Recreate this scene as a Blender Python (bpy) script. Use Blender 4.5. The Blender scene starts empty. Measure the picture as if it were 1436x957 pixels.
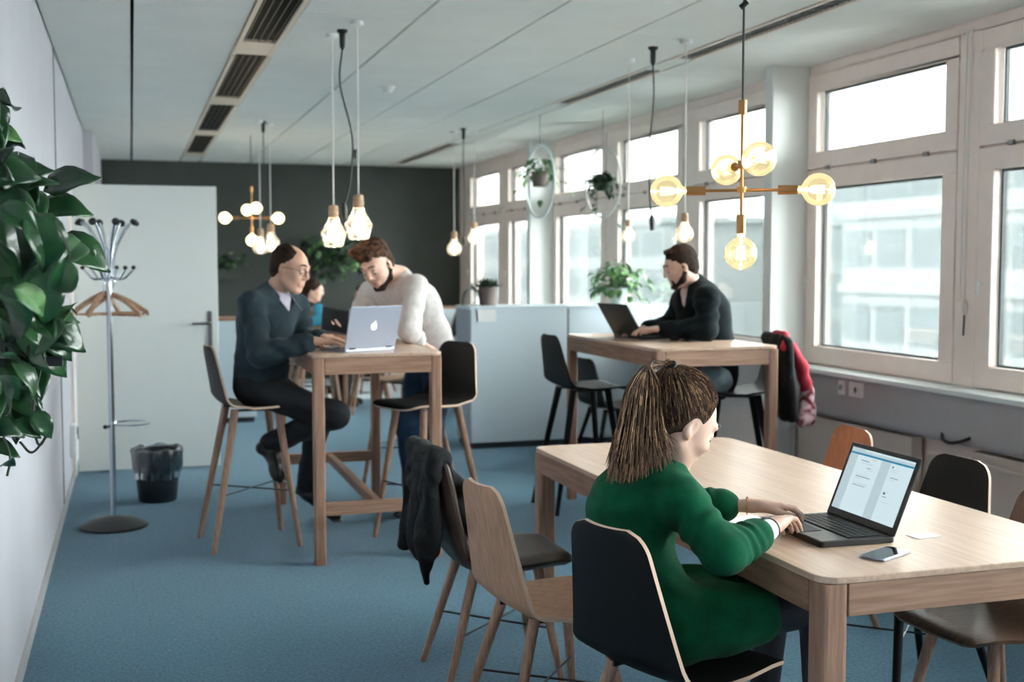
import bpy, bmesh, math, random
import numpy as np
from mathutils import Vector, Matrix
random.seed(7); RNG = np.random.default_rng(7)
PI = math.pi
scene = bpy.context.scene
COL = scene.collection

# ------------------------------------------------------------------ camera, world, exposure
FPX = 1675.0; CX, CY = 718.0, 478.5; CAMH = 1.53
YAW = math.radians(17.65); PITCH = math.radians(3.77)
cam = bpy.data.cameras.new('camera'); camo = bpy.data.objects.new('camera', cam); COL.objects.link(camo)
camo.location = (0, 0, CAMH); camo.rotation_euler = (PI/2-PITCH, 0, -YAW)
cam.sensor_width = 36; cam.lens = FPX/1436*36; cam.clip_start = .05; cam.clip_end = 500
cam.dof.use_dof = True; cam.dof.focus_distance = 3.25; cam.dof.aperture_fstop = 3.6
scene.camera = camo
scene.view_settings.view_transform = 'Standard'; scene.view_settings.look = 'None'
scene.view_settings.gamma = 1; scene.view_settings.use_curve_mapping = False
scene.view_settings.exposure = 2.75
world = bpy.data.worlds.new('world'); scene.world = world; world.use_nodes = True
wb = world.node_tree.nodes['Background']; wb.inputs[0].default_value = (.97, 1.0, .975, 1); wb.inputs[1].default_value = 4.6
scene.cycles.max_bounces = 10; scene.cycles.diffuse_bounces = 6; scene.cycles.transparent_max_bounces = 24
scene.cycles.caustics_reflective = False; scene.cycles.caustics_refractive = False
scene.cycles.sample_clamp_indirect = 6

FW = Vector((math.sin(YAW)*math.cos(PITCH), math.cos(YAW)*math.cos(PITCH), -math.sin(PITCH)))
RT = Vector((math.cos(YAW), -math.sin(YAW), 0)); UPV = RT.cross(FW)
def P(u, v, Y):            # the point of the world plane y = Y that the photo shows at (u, v)
    d = FW + RT*((u-CX)/FPX) - UPV*((v-CY)/FPX)
    return Vector((0, 0, CAMH)) + d*(Y/d.y)

# ------------------------------------------------------------------ materials
def C(r, g, b):
    f = lambda c: (c/255/12.92) if c/255 <= .04045 else ((c/255+.055)/1.055)**2.4
    return (f(r), f(g), f(b), 1)
def mat(name, col, rough=.5, metal=0, var=0, vs=8, bump=0, bs=60, emit=None, es=0, coat=0, sheen=0, spec=None, stretch=None, col2=None, det=3):
    m = bpy.data.materials.new(name); m.use_nodes = True; nt = m.node_tree; b = nt.nodes['Principled BSDF']
    b.inputs['Base Color'].default_value = col; b.inputs['Roughness'].default_value = rough; b.inputs['Metallic'].default_value = metal
    if coat: b.inputs['Coat Weight'].default_value = coat
    if sheen: b.inputs['Sheen Weight'].default_value = sheen
    if spec is not None: b.inputs['Specular IOR Level'].default_value = spec
    if emit: b.inputs['Emission Color'].default_value = emit; b.inputs['Emission Strength'].default_value = es
    tc = nt.nodes.new('ShaderNodeTexCoord'); mp = nt.nodes.new('ShaderNodeMapping'); nt.links.new(tc.outputs['Object'], mp.inputs[0])
    if stretch: mp.inputs['Scale'].default_value = stretch
    if var or col2:
        n = nt.nodes.new('ShaderNodeTexNoise'); n.inputs['Scale'].default_value = vs; n.inputs['Detail'].default_value = det
        nt.links.new(mp.outputs[0], n.inputs[0])
        r = nt.nodes.new('ShaderNodeValToRGB')
        c2 = col2 or tuple(max(0, c*(1-var)) for c in col[:3])+(1,)
        c1 = col if col2 else tuple(min(1, c*(1+var)) for c in col[:3])+(1,)
        r.color_ramp.elements[0].color = c2; r.color_ramp.elements[1].color = c1
        r.color_ramp.elements[0].position = .35; r.color_ramp.elements[1].position = .65
        nt.links.new(n.outputs['Fac'], r.inputs[0]); nt.links.new(r.outputs[0], b.inputs['Base Color'])
    if bump:
        n2 = nt.nodes.new('ShaderNodeTexNoise'); n2.inputs['Scale'].default_value = bs; n2.inputs['Detail'].default_value = 4
        nt.links.new(mp.outputs[0], n2.inputs[0])
        bp = nt.nodes.new('ShaderNodeBump'); bp.inputs['Strength'].default_value = bump; bp.inputs['Distance'].default_value = .01
        nt.links.new(n2.outputs['Fac'], bp.inputs['Height']); nt.links.new(bp.outputs[0], b.inputs['Normal'])
    return m
def glassmat(name, tint, gloss=.12, rough=.02, emit=None, es=0):
    m = bpy.data.materials.new(name); m.use_nodes = True; nt = m.node_tree; nt.nodes.clear()
    o = nt.nodes.new('ShaderNodeOutputMaterial'); t = nt.nodes.new('ShaderNodeBsdfTransparent'); t.inputs[0].default_value = tint
    g = nt.nodes.new('ShaderNodeBsdfGlossy'); g.inputs['Roughness'].default_value = rough
    lw = nt.nodes.new('ShaderNodeFresnel'); lw.inputs[0].default_value = 1.45
    mth = nt.nodes.new('ShaderNodeMath'); mth.operation = 'MULTIPLY_ADD'; mth.inputs[1].default_value = .9; mth.inputs[2].default_value = gloss*.3
    nt.links.new(lw.outputs[0], mth.inputs[0])
    x = nt.nodes.new('ShaderNodeMixShader'); nt.links.new(mth.outputs[0], x.inputs[0]); nt.links.new(t.outputs[0], x.inputs[1]); nt.links.new(g.outputs[0], x.inputs[2])
    last = x
    if emit:
        e = nt.nodes.new('ShaderNodeEmission'); e.inputs[0].default_value = emit; e.inputs[1].default_value = es
        a = nt.nodes.new('ShaderNodeAddShader'); nt.links.new(x.outputs[0], a.inputs[0]); nt.links.new(e.outputs[0], a.inputs[1]); last = a
    nt.links.new(last.outputs[0], o.inputs[0]); return m

M = {}
M['carpet'] = mat('carpet', C(56,106,130), .95, var=.34, vs=75, bump=.7, bs=160, sheen=.25, spec=.2, det=8)
M['floorpale'] = mat('pale_floor', C(205,215,220), .45, var=.05)
M['wallwhite'] = mat('wall_white', C(196,194,202), .6, var=.02, vs=3)
M['wallbeige'] = mat('wall_beige', C(206,198,190), .6, var=.02, vs=3)
M['walldark'] = mat('wall_dark_green_grey', C(66,72,68), .8, var=.06, vs=3)
M['ceil'] = mat('ceiling_panel', C(226,230,226), .8, var=.02, vs=3, bump=.15, bs=300)
M['gap'] = mat('ceiling_gap', C(70,70,70), .9)
M['frame'] = mat('window_frame_paint', C(248,234,226), .45, var=.02)
M['sill'] = mat('sill_white', C(232,240,240), .35)
M['duct'] = mat('sill_panel_grey', C(178,176,178), .55, var=.02)
M['radiator'] = mat('radiator_paint', C(214,202,192), .5)
M['pane'] = glassmat('window_glass', (.97,1,1,1), .05)
M['door'] = mat('door_paint', C(220,224,222), .45)
M['steel'] = mat('brushed_steel', C(150,150,152), .3, 1)
M['chrome'] = mat('chrome', C(215,220,228), .12, 1)
M['brass'] = mat('brass', C(190,142,94), .32, 1)
M['copper'] = mat('copper_socket', C(190,130,92), .3, 1)
M['black'] = mat('black_plastic', C(22,24,26), .4)
M['blackfab'] = mat('black_cloth', C(14,16,20), .95, var=.3, vs=20, bump=.4, bs=120)
M['blackshell'] = mat('black_stained_ply', C(9,13,16), .55, var=.15, vs=10, spec=.25)
M['edge'] = mat('light_ply_edge', C(214,184,160), .55)
M['leather'] = mat('brown_leather', C(66,52,45), .42, var=.18, vs=9, bump=.1, bs=90)
M['white'] = mat('white_plastic', C(235,236,236), .4)
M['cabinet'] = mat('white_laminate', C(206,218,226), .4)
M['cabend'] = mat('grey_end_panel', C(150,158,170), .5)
M['kick'] = mat('dark_plinth', C(40,50,60), .6)
M['bin'] = mat('dark_bin_plastic', C(30,38,44), .45)
M['liner'] = glassmat('bin_liner_plastic', (.55,.65,.72,1), .5, .25)
M['cord'] = mat('white_textile_cord', C(232,228,224), .7)
M['grey'] = mat('dark_grey_cord', C(60,62,62), .6)
M['shade'] = glassmat('clear_pendant_glass', (.93,.9,.82,1), .35, .04, (1,.84,.6,1), .035)
M['bulbglass'] = glassmat('amber_bulb_glass', (1,.93,.72,1), .3, .03, (1,.84,.5,1), .04)
M['bulbfar'] = glassmat('lit_bulb_glass', (1,.95,.8,1), .3, .05, (1,.78,.45,1), .25)
M['filament'] = mat('glowing_filament', (1,.7,.35,1), .5, emit=(1,.72,.38,1), es=5)
M['glow'] = mat('glowing_bulb', (1,.85,.6,1), .5, emit=(1,.84,.62,1), es=2.6)
def wood(name, a, b, st, rough=.45, vs=5):
    return mat(name, C(*a), rough, col2=C(*b), stretch=st, vs=vs, det=6, bump=.04, bs=40)
M['oaktop'] = wood('oak_tabletop', (212,182,160), (194,162,140), (14,.8,14), .32)
M['oak'] = wood('oak_leg', (172,134,112), (142,106,88), (16,16,1), .5)
M['oakx'] = wood('oak_apron_cross', (176,138,116), (148,112,92), (1,16,16), .5)
M['oaky'] = wood('oak_apron_long', (166,128,106), (136,102,84), (16,1,16), .5)
M['plyseat'] = wood('oak_veneer_shell', (190,150,120), (164,124,97), (6,18,3), .45)
M['plyorange'] = wood('orange_veneer_shell', (206,132,86), (190,114,70), (6,18,3), .45)
M['walnut'] = wood('walnut_shell', (112,84,68), (84,62,50), (6,18,3), .35)
M['hangwood'] = wood('hanger_wood', (206,168,136), (182,142,112), (3,12,12), .5)
M['chairleg'] = wood('beech_leg', (170,132,110), (140,106,88), (20,20,2), .5)
M['louverlight'] = mat('pale_louver_metal', C(150,152,150), .35, .6)
M['louver'] = mat('dark_louver_metal', C(74,76,76), .35, .3)
M['rail'] = mat('fixture_frame', C(226,214,200), .4)
M['leaf'] = mat('pothos_leaf', C(40,84,42), .3, col2=C(12,42,28), vs=9, coat=.25, det=5)
M['leafpale'] = mat('pale_leaf', C(120,160,100), .45, col2=C(58,104,62), vs=14)
M['leafdark'] = mat('dark_leaf', C(40,70,44), .5, col2=C(20,40,30), vs=20)
M['stem'] = mat('plant_stem', C(44,54,40), .6)
M['soil'] = mat('soil', C(40,32,28), .9, bump=.5)
M['clay'] = mat('brown_grey_pot', C(120,106,102), .7, var=.08)
M['potwhite'] = mat('white_pot', C(214,220,222), .4)
M['skin'] = mat('skin_light', C(222,182,164), .48, var=.05, vs=14)
M['skin2'] = mat('skin_tan', C(205,160,138), .5, var=.06, vs=14)
M['lip'] = mat('lip', C(178,108,100), .45)
M['eyew'] = mat('eye_white', C(225,222,218), .25)
M['iris'] = mat('iris_dark', C(40,32,28), .2)
M['brow'] = mat('eyebrow_hair', C(58,42,34), .8)
M['hairf'] = mat('hair_brown', C(66,46,36), .42, var=.3, vs=12)
M['haird'] = mat('hair_dark_strand', C(46,31,24), .6, spec=.2)
M['hairb'] = mat('hair_blonde_strand', C(170,130,98), .6, spec=.2)
M['hairmid'] = mat('hair_light_brown_strand', C(102,74,56), .6, spec=.2)
M['hairm'] = mat('hair_dark_brown', C(58,42,34), .7, spec=.15, col2=C(34,26,24), vs=70, bump=.9, bs=110)
M['hairc'] = mat('hair_curly_brown', C(104,72,54), .7, spec=.15, col2=C(40,30,26), vs=38, bump=1, bs=90)
M['green'] = mat('green_wool', C(8,84,56), .9, var=.2, vs=16, bump=.3, bs=520, sheen=.04, spec=.15)
M['navy'] = mat('dark_blue_grey_wool', C(42,56,64), .9, var=.15, vs=20, bump=.35, bs=200, sheen=.06, spec=.2)
M['cream'] = mat('cream_knit', C(228,222,220), .9, var=.06, vs=30, bump=.7, bs=150, sheen=.15, spec=.2)
M['cardigan'] = mat('black_teal_cardigan', C(13,24,30), .9, var=.2, vs=10, bump=.3, bs=140, sheen=.03, spec=.2)
M['shirt'] = mat('pale_check_shirt', C(206,200,218), .8, var=.1, vs=60)
M['shirtpink'] = mat('pale_pink_shirt', C(226,206,198), .8, var=.04, vs=30)
M['trousers'] = mat('black_trousers', C(20,22,28), .85, var=.2, vs=10, bump=.2, bs=90)
M['jeans'] = mat('blue_jeans', C(28,58,86), .85, var=.25, vs=12, bump=.3, bs=140)
M['jeanspale'] = mat('pale_blue_jeans', C(140,162,172), .85, var=.15, vs=14, bump=.3, bs=140)
M['tights'] = mat('dark_tights', C(40,40,48), .6, var=.1, vs=20)
M['shoe'] = mat('black_shoe_leather', C(18,18,20), .35)
M['alu'] = mat('silver_laptop_shell', C(158,164,180), .4, .35)
M['logo'] = mat('backlit_logo', (1,1,1,1), .5, emit=(1,1,1,1), es=.4)
M['lapblack'] = mat('black_laptop_shell', C(26,28,30), .45)
M['keys'] = mat('black_keys', C(16,16,18), .5)
M['palm'] = mat('palm_rest', C(58,54,54), .35)
M['screen'] = mat('lit_screen_page', (0,0,0,1), .3, emit=C(206,228,234), es=.145)
M['screenbar'] = mat('lit_screen_blue_bar', (0,0,0,1), .3, emit=C(40,130,170), es=.14)
M['screengrey'] = mat('lit_screen_grey', (0,0,0,1), .3, emit=C(184,206,212), es=.14)
M['screentext'] = mat('lit_screen_text', (0,0,0,1), .3, emit=C(96,112,120), es=.14)
M['screenor'] = mat('lit_screen_orange', (0,0,0,1), .3, emit=C(228,190,130), es=.14)
M['screenoff'] = mat('dark_screen_glass', C(16,18,22), .08)
M['red'] = mat('red_cloth', C(176,40,62), .85, var=.1, vs=20)
M['check'] = mat('red_white_check_cloth', C(214,180,190), .85, col2=C(120,30,46), vs=34, det=0)
M['facade'] = mat('pale_facade', (.30,.325,.325,1), .9)
M['facade2'] = mat('grey_blue_facade', (.22,.25,.25,1), .9)
M['outwin'] = mat('outside_window_glass', (.155,.185,.19,1), .6)
M['ground'] = mat('outside_ground', (.24,.25,.25,1), .9)
M['pier'] = mat('pier_paint', C(226,230,228), .5)
M['gasket'] = mat('window_gasket', C(70,76,78), .6)
M['gold'] = mat('gold_chain', C(220,170,90), .25, 1)
M['blue'] = mat('cyan_cloth', C(60,150,180), .8)

# ------------------------------------------------------------------ mesh helpers
class MB:
    def __init__(s): s.v = []; s.f = []; s.m = []
    def add(s, vs, fs, mi=0):
        o = len(s.v); s.v += [tuple(v) for v in vs]; s.f += [tuple(i+o for i in f) for f in fs]; s.m += [mi]*len(fs); return s
    def box(s, x0, y0, z0, x1, y1, z1, mi=0, rot=None, at=None):
        vs = [Vector((x, y, z)) for x in (x0, x1) for y in (y0, y1) for z in (z0, z1)]
        if rot is not None: vs = [rot @ v for v in vs]
        if at is not None: vs = [v+Vector(at) for v in vs]
        return s.add(vs, [(0,1,3,2),(4,6,7,5),(0,4,5,1),(2,3,7,6),(0,2,6,4),(1,5,7,3)], mi)
    def tube(s, pts, rad, n=12, mi=0, caps=True):
        pts = [Vector(p) for p in pts]; N = len(pts)
        if not hasattr(rad, '__len__'): rad = [rad]*N
        vs = []; prev = None
        for i, p in enumerate(pts):
            d = (pts[min(i+1, N-1)]-pts[max(i-1, 0)]).normalized()
            if prev is None:
                a = d.orthogonal().normalized()
            else:
                a = prev-d*prev.dot(d)
                a = a.normalized() if a.length > 1e-6 else d.orthogonal().normalized()
            prev = a; b = d.cross(a)
            vs += [p+(a*math.cos(2*PI*k/n)+b*math.sin(2*PI*k/n))*rad[i] for k in range(n)]
        fs = [(i*n+k, i*n+(k+1) % n, (i+1)*n+(k+1) % n, (i+1)*n+k) for i in range(N-1) for k in range(n)]
        if caps: fs += [tuple(range(n))[::-1], tuple((N-1)*n+k for k in range(n))]
        return s.add(vs, fs, mi)
    def lathe(s, prof, n=32, at=(0,0,0), mi=0, R=None):
        vs = []; N = len(prof)
        for r, z in prof:
            for k in range(n):
                v = Vector((r*math.cos(2*PI*k/n), r*math.sin(2*PI*k/n), z))
                if R is not None: v = R @ v
                vs.append(v+Vector(at))
        fs = [(i*n+k, i*n+(k+1) % n, (i+1)*n+(k+1) % n, (i+1)*n+k) for i in range(N-1) for k in range(n)]
        if prof[0][0] > 1e-5: fs.append(tuple(range(n))[::-1])
        if prof[-1][0] > 1e-5: fs.append(tuple((N-1)*n+k for k in range(n)))
        return s.add(vs, fs, mi)
    def prism(s, poly, z0, z1, mi=0, mis=None):
        n = len(poly); vs = [(x, y, z0) for x, y in poly]+[(x, y, z1) for x, y in poly]
        s.add(vs, [tuple(range(n))[::-1], tuple(range(n, 2*n))], mi)
        return s.add(vs, [(k, (k+1) % n, n+(k+1) % n, n+k) for k in range(n)], mi if mis is None else mis)
    def sphere(s, c, r, mi=0, n=20, sc=(1,1,1)):
        prof = [(max(1e-6, math.sin(PI*i/(n//2))), -math.cos(PI*i/(n//2))) for i in range(n//2+1)]
        return s.lathe([(a*r, b*r) for a, b in prof], n, c, mi, Matrix.Diagonal(sc))
    def mesh(s, name, mats, smooth=False):
        me = bpy.data.meshes.new(name); me.from_pydata(s.v, [], s.f)
        for m in (mats if isinstance(mats, (list, tuple)) else [mats]): me.materials.append(M[m] if isinstance(m, str) else m)
        me.polygons.foreach_set('material_index', s.m)
        if smooth: me.polygons.foreach_set('use_smooth', [True]*len(s.f))
        me.update(); return me
    def build(s, name, mats, parent=None, smooth=False, bevel=0, loc=None, rz=0):
        o = bpy.data.objects.new(name, s.mesh(name, mats, smooth)); COL.objects.link(o)
        bm = bmesh.new(); bm.from_mesh(o.data); bmesh.ops.remove_doubles(bm, verts=bm.verts, dist=1e-6)
        bmesh.ops.recalc_face_normals(bm, faces=bm.faces); bm.to_mesh(o.data); bm.free()
        if parent: o.parent = parent
        if loc is not None: o.location = loc
        if rz: o.rotation_euler.z = rz
        if bevel:
            b = o.modifiers.new('bevel', 'BEVEL'); b.width = bevel; b.segments = 2; b.limit_method = 'ANGLE'; b.angle_limit = .6
        if smooth:
            try: o.data.set_sharp_from_angle(angle=math.radians(40))
            except Exception: pass
        return o
def tag(o, label, cat, group=None):
    o['label'] = label; o['category'] = cat
    if group: o['group'] = group
    return o
GROUPS = {'shell_chair': 'moulded shell chairs around the tables', 'bar_stool': 'moulded bar stools at the high tables', 'pendant_lamp': 'glass pendant lamps on white cords', 'hanging_cable': 'dark cables hanging from ceiling hooks',
          'coat_hanger': 'wooden hangers on the coat stand', 'ceiling_light': 'louvred lights in the ceiling tracks', 'laptop': 'open laptops on the tables', 'brass_chandelier': 'brass chandeliers with globe bulbs', 'bar_table': 'high oak bar tables',
          'office_building': 'buildings across the street', 'low_cabinet': 'white low cabinets', 'wall_planter': 'plants on the dark wall', 'ring_planter': 'plants in hanging rings', 'radiator': 'radiators under the windows', 'wall_socket': 'sockets on the sill panel', 'cup': 'cups on the distant table', 'phone': 'phones on the tables', 'dining_table': 'low oak tables'}
def thing(name, label, cat, loc=(0,0,0), rz=0, group=None):
    group = group or GROUPS.get(name)
    o = bpy.data.objects.new(name, None); COL.objects.link(o); o.location = loc; o.rotation_euler.z = rz
    o.empty_display_size = .1
    return tag(o, label, cat, group)
def struct(name, mb, mats, parent=None, **k):
    o = mb.build(name, mats, parent, **k); o['kind'] = 'structure'; return o
def dup(root, label, loc, rz, group=None, name=None):
    def cp(o, par):
        c = o.copy(); COL.objects.link(c); c.parent = par
        for ch in [k for k in bpy.data.objects if k.parent == o]: cp(ch, c)
        return c
    r = cp(root, None); r.location = loc; r.rotation_euler.z = rz; r['label'] = label
    if group: r['group'] = group
    return r
def curvepts(pts, n=24):      # smooth path through points (Catmull-Rom)
    pts = [Vector(p) for p in pts]; q = [pts[0]*2-pts[1]]+pts+[pts[-1]*2-pts[-2]]; out = []
    seg = len(pts)-1
    for i in range(n+1):
        t = i/n*seg; k = min(int(t), seg-1); u = t-k; a, b, c, d = q[k:k+4]
        out.append(.5*((2*b)+(c-a)*u+(2*a-5*b+4*c-d)*u*u+(3*b-a-3*c+d)*u**3))
    return out

# ------------------------------------------------------------------ room shell
XL, XR, YB, YF, ZC = -.42, 4.25, 15.7, -3.2, 2.8
mb = MB(); mb.box(XL-.1, YF-.1, -.12, XR+.1, 13.2, 0); struct('floor', mb, 'carpet')
mb = MB(); mb.box(XL-.1, 13.2, -.12, XR+.1, YB+.1, .002); struct('floor_far', mb, 'floorpale')  # far end of the floor as a separate, paler zone
# ceiling: long panels with open joints, cross joints, two tracks left open for fixtures
TR = [(.61, .85), (3.235, 3.395)]
mb = MB(); mb.box(XL-.1, YF-.1, ZC+.09, XR+.1, YB+.1, ZC+.2, 1)
xs = [XL, .03, .61, None, .85, 1.45, 2.06, 2.66, 3.235, None, 3.395, XR]
ys = [YF+.0]+[YF+1.35*k for k in range(1, 14)]+[YB]
i = 0
while i < len(xs)-1:
    if xs[i] is None: i += 1; continue
    if xs[i+1] is None: i += 2; continue
    for y0, y1 in zip(ys[:-1], ys[1:]):
        g = .009 if xs[i] > .02 or True else 0
        mb.box(xs[i]+g, y0+.0025, ZC, xs[i+1]-g, y1-.0025, ZC+.04, 0)
    i += 1
struct('ceiling', mb, ['ceil', 'gap'])
# walls
mb = MB(); mb.box(XL-.12, YF, 0, XL, YB, ZC+.1)
struct('wall_left', mb, 'wallwhite')
mb = MB()
for y in (7.7,): mb.box(XL-.002, y-.012, .0, XL+.004, y+.012, ZC)
struct('trim_1', mb, 'gap')
mb = MB(); mb.box(XL, 8.98, 0, XL+.02, 9.12, 2.14); mb.box(XL, 8.98, 2.08, XL+.03, 10.2, 2.16); mb.box(XL, 10.1, 0, XL+.02, 10.2, 2.1)
struct('trim_2', mb, 'frame', bevel=.003)
mb = MB(); mb.box(XL, YF, 0, XL+.012, 8.95, .06); struct('baseboard_left', mb, 'duct')
mb = MB(); mb.box(XL, 12.3, 0, XL+.09, YB, ZC); struct('trim_3', mb, 'wallwhite')
mb = MB(); mb.box(XL-.12, YB, 0, XR+.2, YB+.12, ZC+.1); struct('wall_back', mb, 'walldark')
mb = MB(); mb.box(XL-.12, YF-.12, 0, XR+.2, YF, ZC+.1); struct('wall_front', mb, 'wallwhite')
# right wall: spandrel, head and mullions, seven windows and more behind the camera
mul = [5.35-1.66*k for k in range(5, 0, -1)]+[5.35, 7.02, 8.70, 10.34, 12.0, 13.65, 15.3]
mb = MB(); mb.box(XR, YF, 0, XR+.22, YB, .86); mb.box(XR, YF, 2.74, XR+.22, YB, ZC+.1)
for y in mul: mb.box(XR-.01, y-.085, .86, XR+.16, y+.085, 2.74); mb.box(XR+.02, y-.10, .86, XR+.14, y+.10, 2.74)
mb.box(XR+.02, YF, 2.09, XR+.12, YB, 2.17); mb.box(XR+.02, YF, .80, XR+.15, YB, .895); mb.box(XR+.02, YF, 2.71, XR+.15, YB, 2.76)
mb.box(XR, 15.3, .86, XR+.22, YB, 2.74); mb.box(XR, YF, .86, XR+.22, mul[0]-.085, 2.74)
struct('wall_right', mb, 'frame', bevel=.004)
def ring(mb, y0, z0, y1, z1, w, x0, x1):
    mb.box(x0, y0, z0, x1, y1, z0+w); mb.box(x0, y0, z1-w, x1, y1, z1)
    mb.box(x0, y0, z0+w, x1, y0+w, z1-w); mb.box(x0, y1-w, z0+w, x1, y1, z1-w)
pairs = list(zip(mul[:-1], mul[1:]))[::-1]
for k, (a, b) in enumerate(pairs):
    mb = MB(); y0, y1 = a+.09, b-.09
    ring(mb, y0, .87, y1, 2.125, .115, XR-.015, XR+.07); ring(mb, y0, 2.135, y1, 2.735, .105, XR-.015, XR+.07)
    w = struct('window_%d' % (k+1), mb, 'frame', bevel=.006)
    mb = MB(); mb.box(XR+.05, y0+.1, .97, XR+.056, y1-.1, 2.03); mb.build('lower_pane', 'pane', w)
    mb = MB(); mb.box(XR+.05, y0+.1, 2.23, XR+.056, y1-.1, 2.64); mb.build('upper_pane', 'pane', w)
    for za, zb in ((.985, 2.01), (2.24, 2.63)): mb = MB(); ring(mb, y0+.115, za, y1-.115, zb, .012, XR+.04, XR+.062); mb.build('gasket', 'gasket', w)
    mb = MB(); mb.tube([(XR-.04, y1-.05, 1.42), (XR-.015, y1-.05, 1.42)], .008); mb.box(XR-.05, y1-.057, 1.36, XR-.038, y1-.043, 1.43); mb.build('window_handle', 'white', w, bevel=.003)
    mb = MB()
    for yy in (y0+.25, (y0+y1)/2, y1-.25): mb = MB(); mb.box(XR-.028, yy-.02, 2.12, XR-.012, yy+.02, 2.145); mb.build('hinge', 'steel', w)
# piers
for k, y in enumerate((6.93, 11.88)):
    mb = MB(); mb.box(3.975, y, 0, XR, y+.1, ZC); struct('trim_%d' % (4+k), mb, 'pier', bevel=.004)
# sill, service duct, radiator line
mb = MB(); mb.box(4.06, YF, .835, XR, YB, .865); struct('trim_6', mb, 'sill', bevel=.005)
mb = MB(); mb.box(4.09, YF, .60, 4.2, YB, .835); mb.box(4.12, YF, .575, 4.2, YB, .60); struct('trim_7', mb, 'duct')
def radiator(y0, y1, lab):
    t = thing('radiator', lab, 'radiator', (4.17, (y0+y1)/2, .1), group=None)
    h = (y1-y0)/2
    mb = MB(); mb.box(-.02, -h, 0, .05, h, .45)
    mb.build('panel', 'radiator', t, bevel=.004)
    mb = MB(); mb.tube([(0, h, .36), (0, h+.12, .36)], .011); mb.tube([(0, h+.08, .36), (0, h+.08, .0), (0, h+.08, -.1)], .01); mb.build('pipe', 'radiator', t)
    mb = MB(); mb.tube([(-.06, h+.06, .36), (-.01, h+.06, .36)], [.022, .018]); mb.build('valve', 'white', t)
radiator(5.65, 6.85, 'long beige radiator under the widest window behind the orange chair')
radiator(4.2, 5.15, 'beige radiator under the sill behind the black chair by the wall')
mb = MB(); mb.tube([(4.1, 3.3, .5), (4.1, 5.45, .5)], .011); mb.tube([(4.1, 5.25, .5), (4.1, 5.25, .02)], .011); mb.tube([(4.1, 5.42, .5), (4.1, 5.42, .0)], .011)
tag(mb.build('heating_pipe', 'radiator'), 'beige heating pipes running along the wall below the window sill', 'pipe')
# sockets on the duct
def socket(y, w, lab):
    t = thing('wall_socket', lab, 'socket', (4.09, y, .775))
    mb = MB(); mb.box(-.012, -w, -.045, 0, w, .045); mb.build('cover_plate', 'white', t, bevel=.003)
    mb = MB(); mb.lathe([(.022, -.003), (.022, .0), (.018, .0), (.018, -.003)], 20, (-.014, 0, 0), 0, Matrix.Rotation(PI/2, 3, 'Y')); mb.build('outlet', 'sill', t)
socket(6.25, .035, 'small white wall socket on the grey panel under the window sill')
socket(6.10, .07, 'wider white double wall socket on the grey panel, beside the small one')
mb = MB(); mb.tube(curvepts([(4.095, 5.32, .62), (4.06, 5.27, .60), (4.05, 5.2, .59), (4.06, 5.13, .605), (4.095, 5.09, .63)], 16), .009)
tag(mb.build('cable', 'black', smooth=True), 'short sagging black cable under the grey panel by the window', 'cable')
t = thing('blind_cord', 'thin white blind cord with a toggle hanging between the two right windows', 'cord', (4.225, 5.33, 1.3))
mb = MB(); mb.tube([(0, 0, 0), (0, 0, 1.45)], .004, 6); mb.tube([(0, .04, .02), (0, .03, 1.45)], .004, 6); mb.build('cord', 'cord', t)
mb = MB(); mb.lathe([(.008, -.05), (.016, -.03), (.016, .01), (.006, .03)], 14); mb.build('toggle', 'cord', t, smooth=True)
mb = MB(); mb.tube([(0, 0, -.05), (.0, .005, -.16)], .005, 6); mb.build('tail', 'grey', t)

# ------------------------------------------------------------------ outside
mb = MB(); mb.box(4.6, -60, -9.2, 160, 260, -9); struct('ground_outside', mb, 'ground')
def building(x, y0, y1, z1, nw, rows, lab, m='facade', band=True, name='office_building'):
    t = thing(name, lab, 'building', (x, (y0+y1)/2, -9))
    h = (y1-y0)/2; H = z1+9
    mb = MB(); mb.box(0, -h, 0, 12, h, H); mb.box(-.3, -h-.3, H, 12, h+.3, H+.5)
    for r in range(rows+1): mb.box(-.25, -h, H/rows*r-.2 if r else 0, 0, h, H/rows*r+.15)
    mb.build('wall', m, t)
    src = None; sw = 2*h/nw
    for r in range(rows):
        for k in range(nw):
            if src is None:
                w = MB(); w.box(-.06, -sw*.4, .9, .05, sw*.4, H/rows-.7); src = w.build('window', 'outwin', t); o = src
            else:
                o = src.copy(); COL.objects.link(o)
            o.location = (0, -h+sw*(k+.5), H/rows*r)
building(30, 18, 46, 3.6, 12, 4, 'pale office building with window bands across the street, seen through the widest window', 'facade')
building(46, 49, 78, 7.5, 10, 5, 'tall grey-blue office block across the street, seen through the middle windows', 'facade2')
building(38, 82, 150, 4.5, 16, 4, 'long low white building across the street, seen through the far windows')
building(24, 4, 15, 9, 9, 6, 'white tower block with dark windows at the right edge of the picture')

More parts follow.
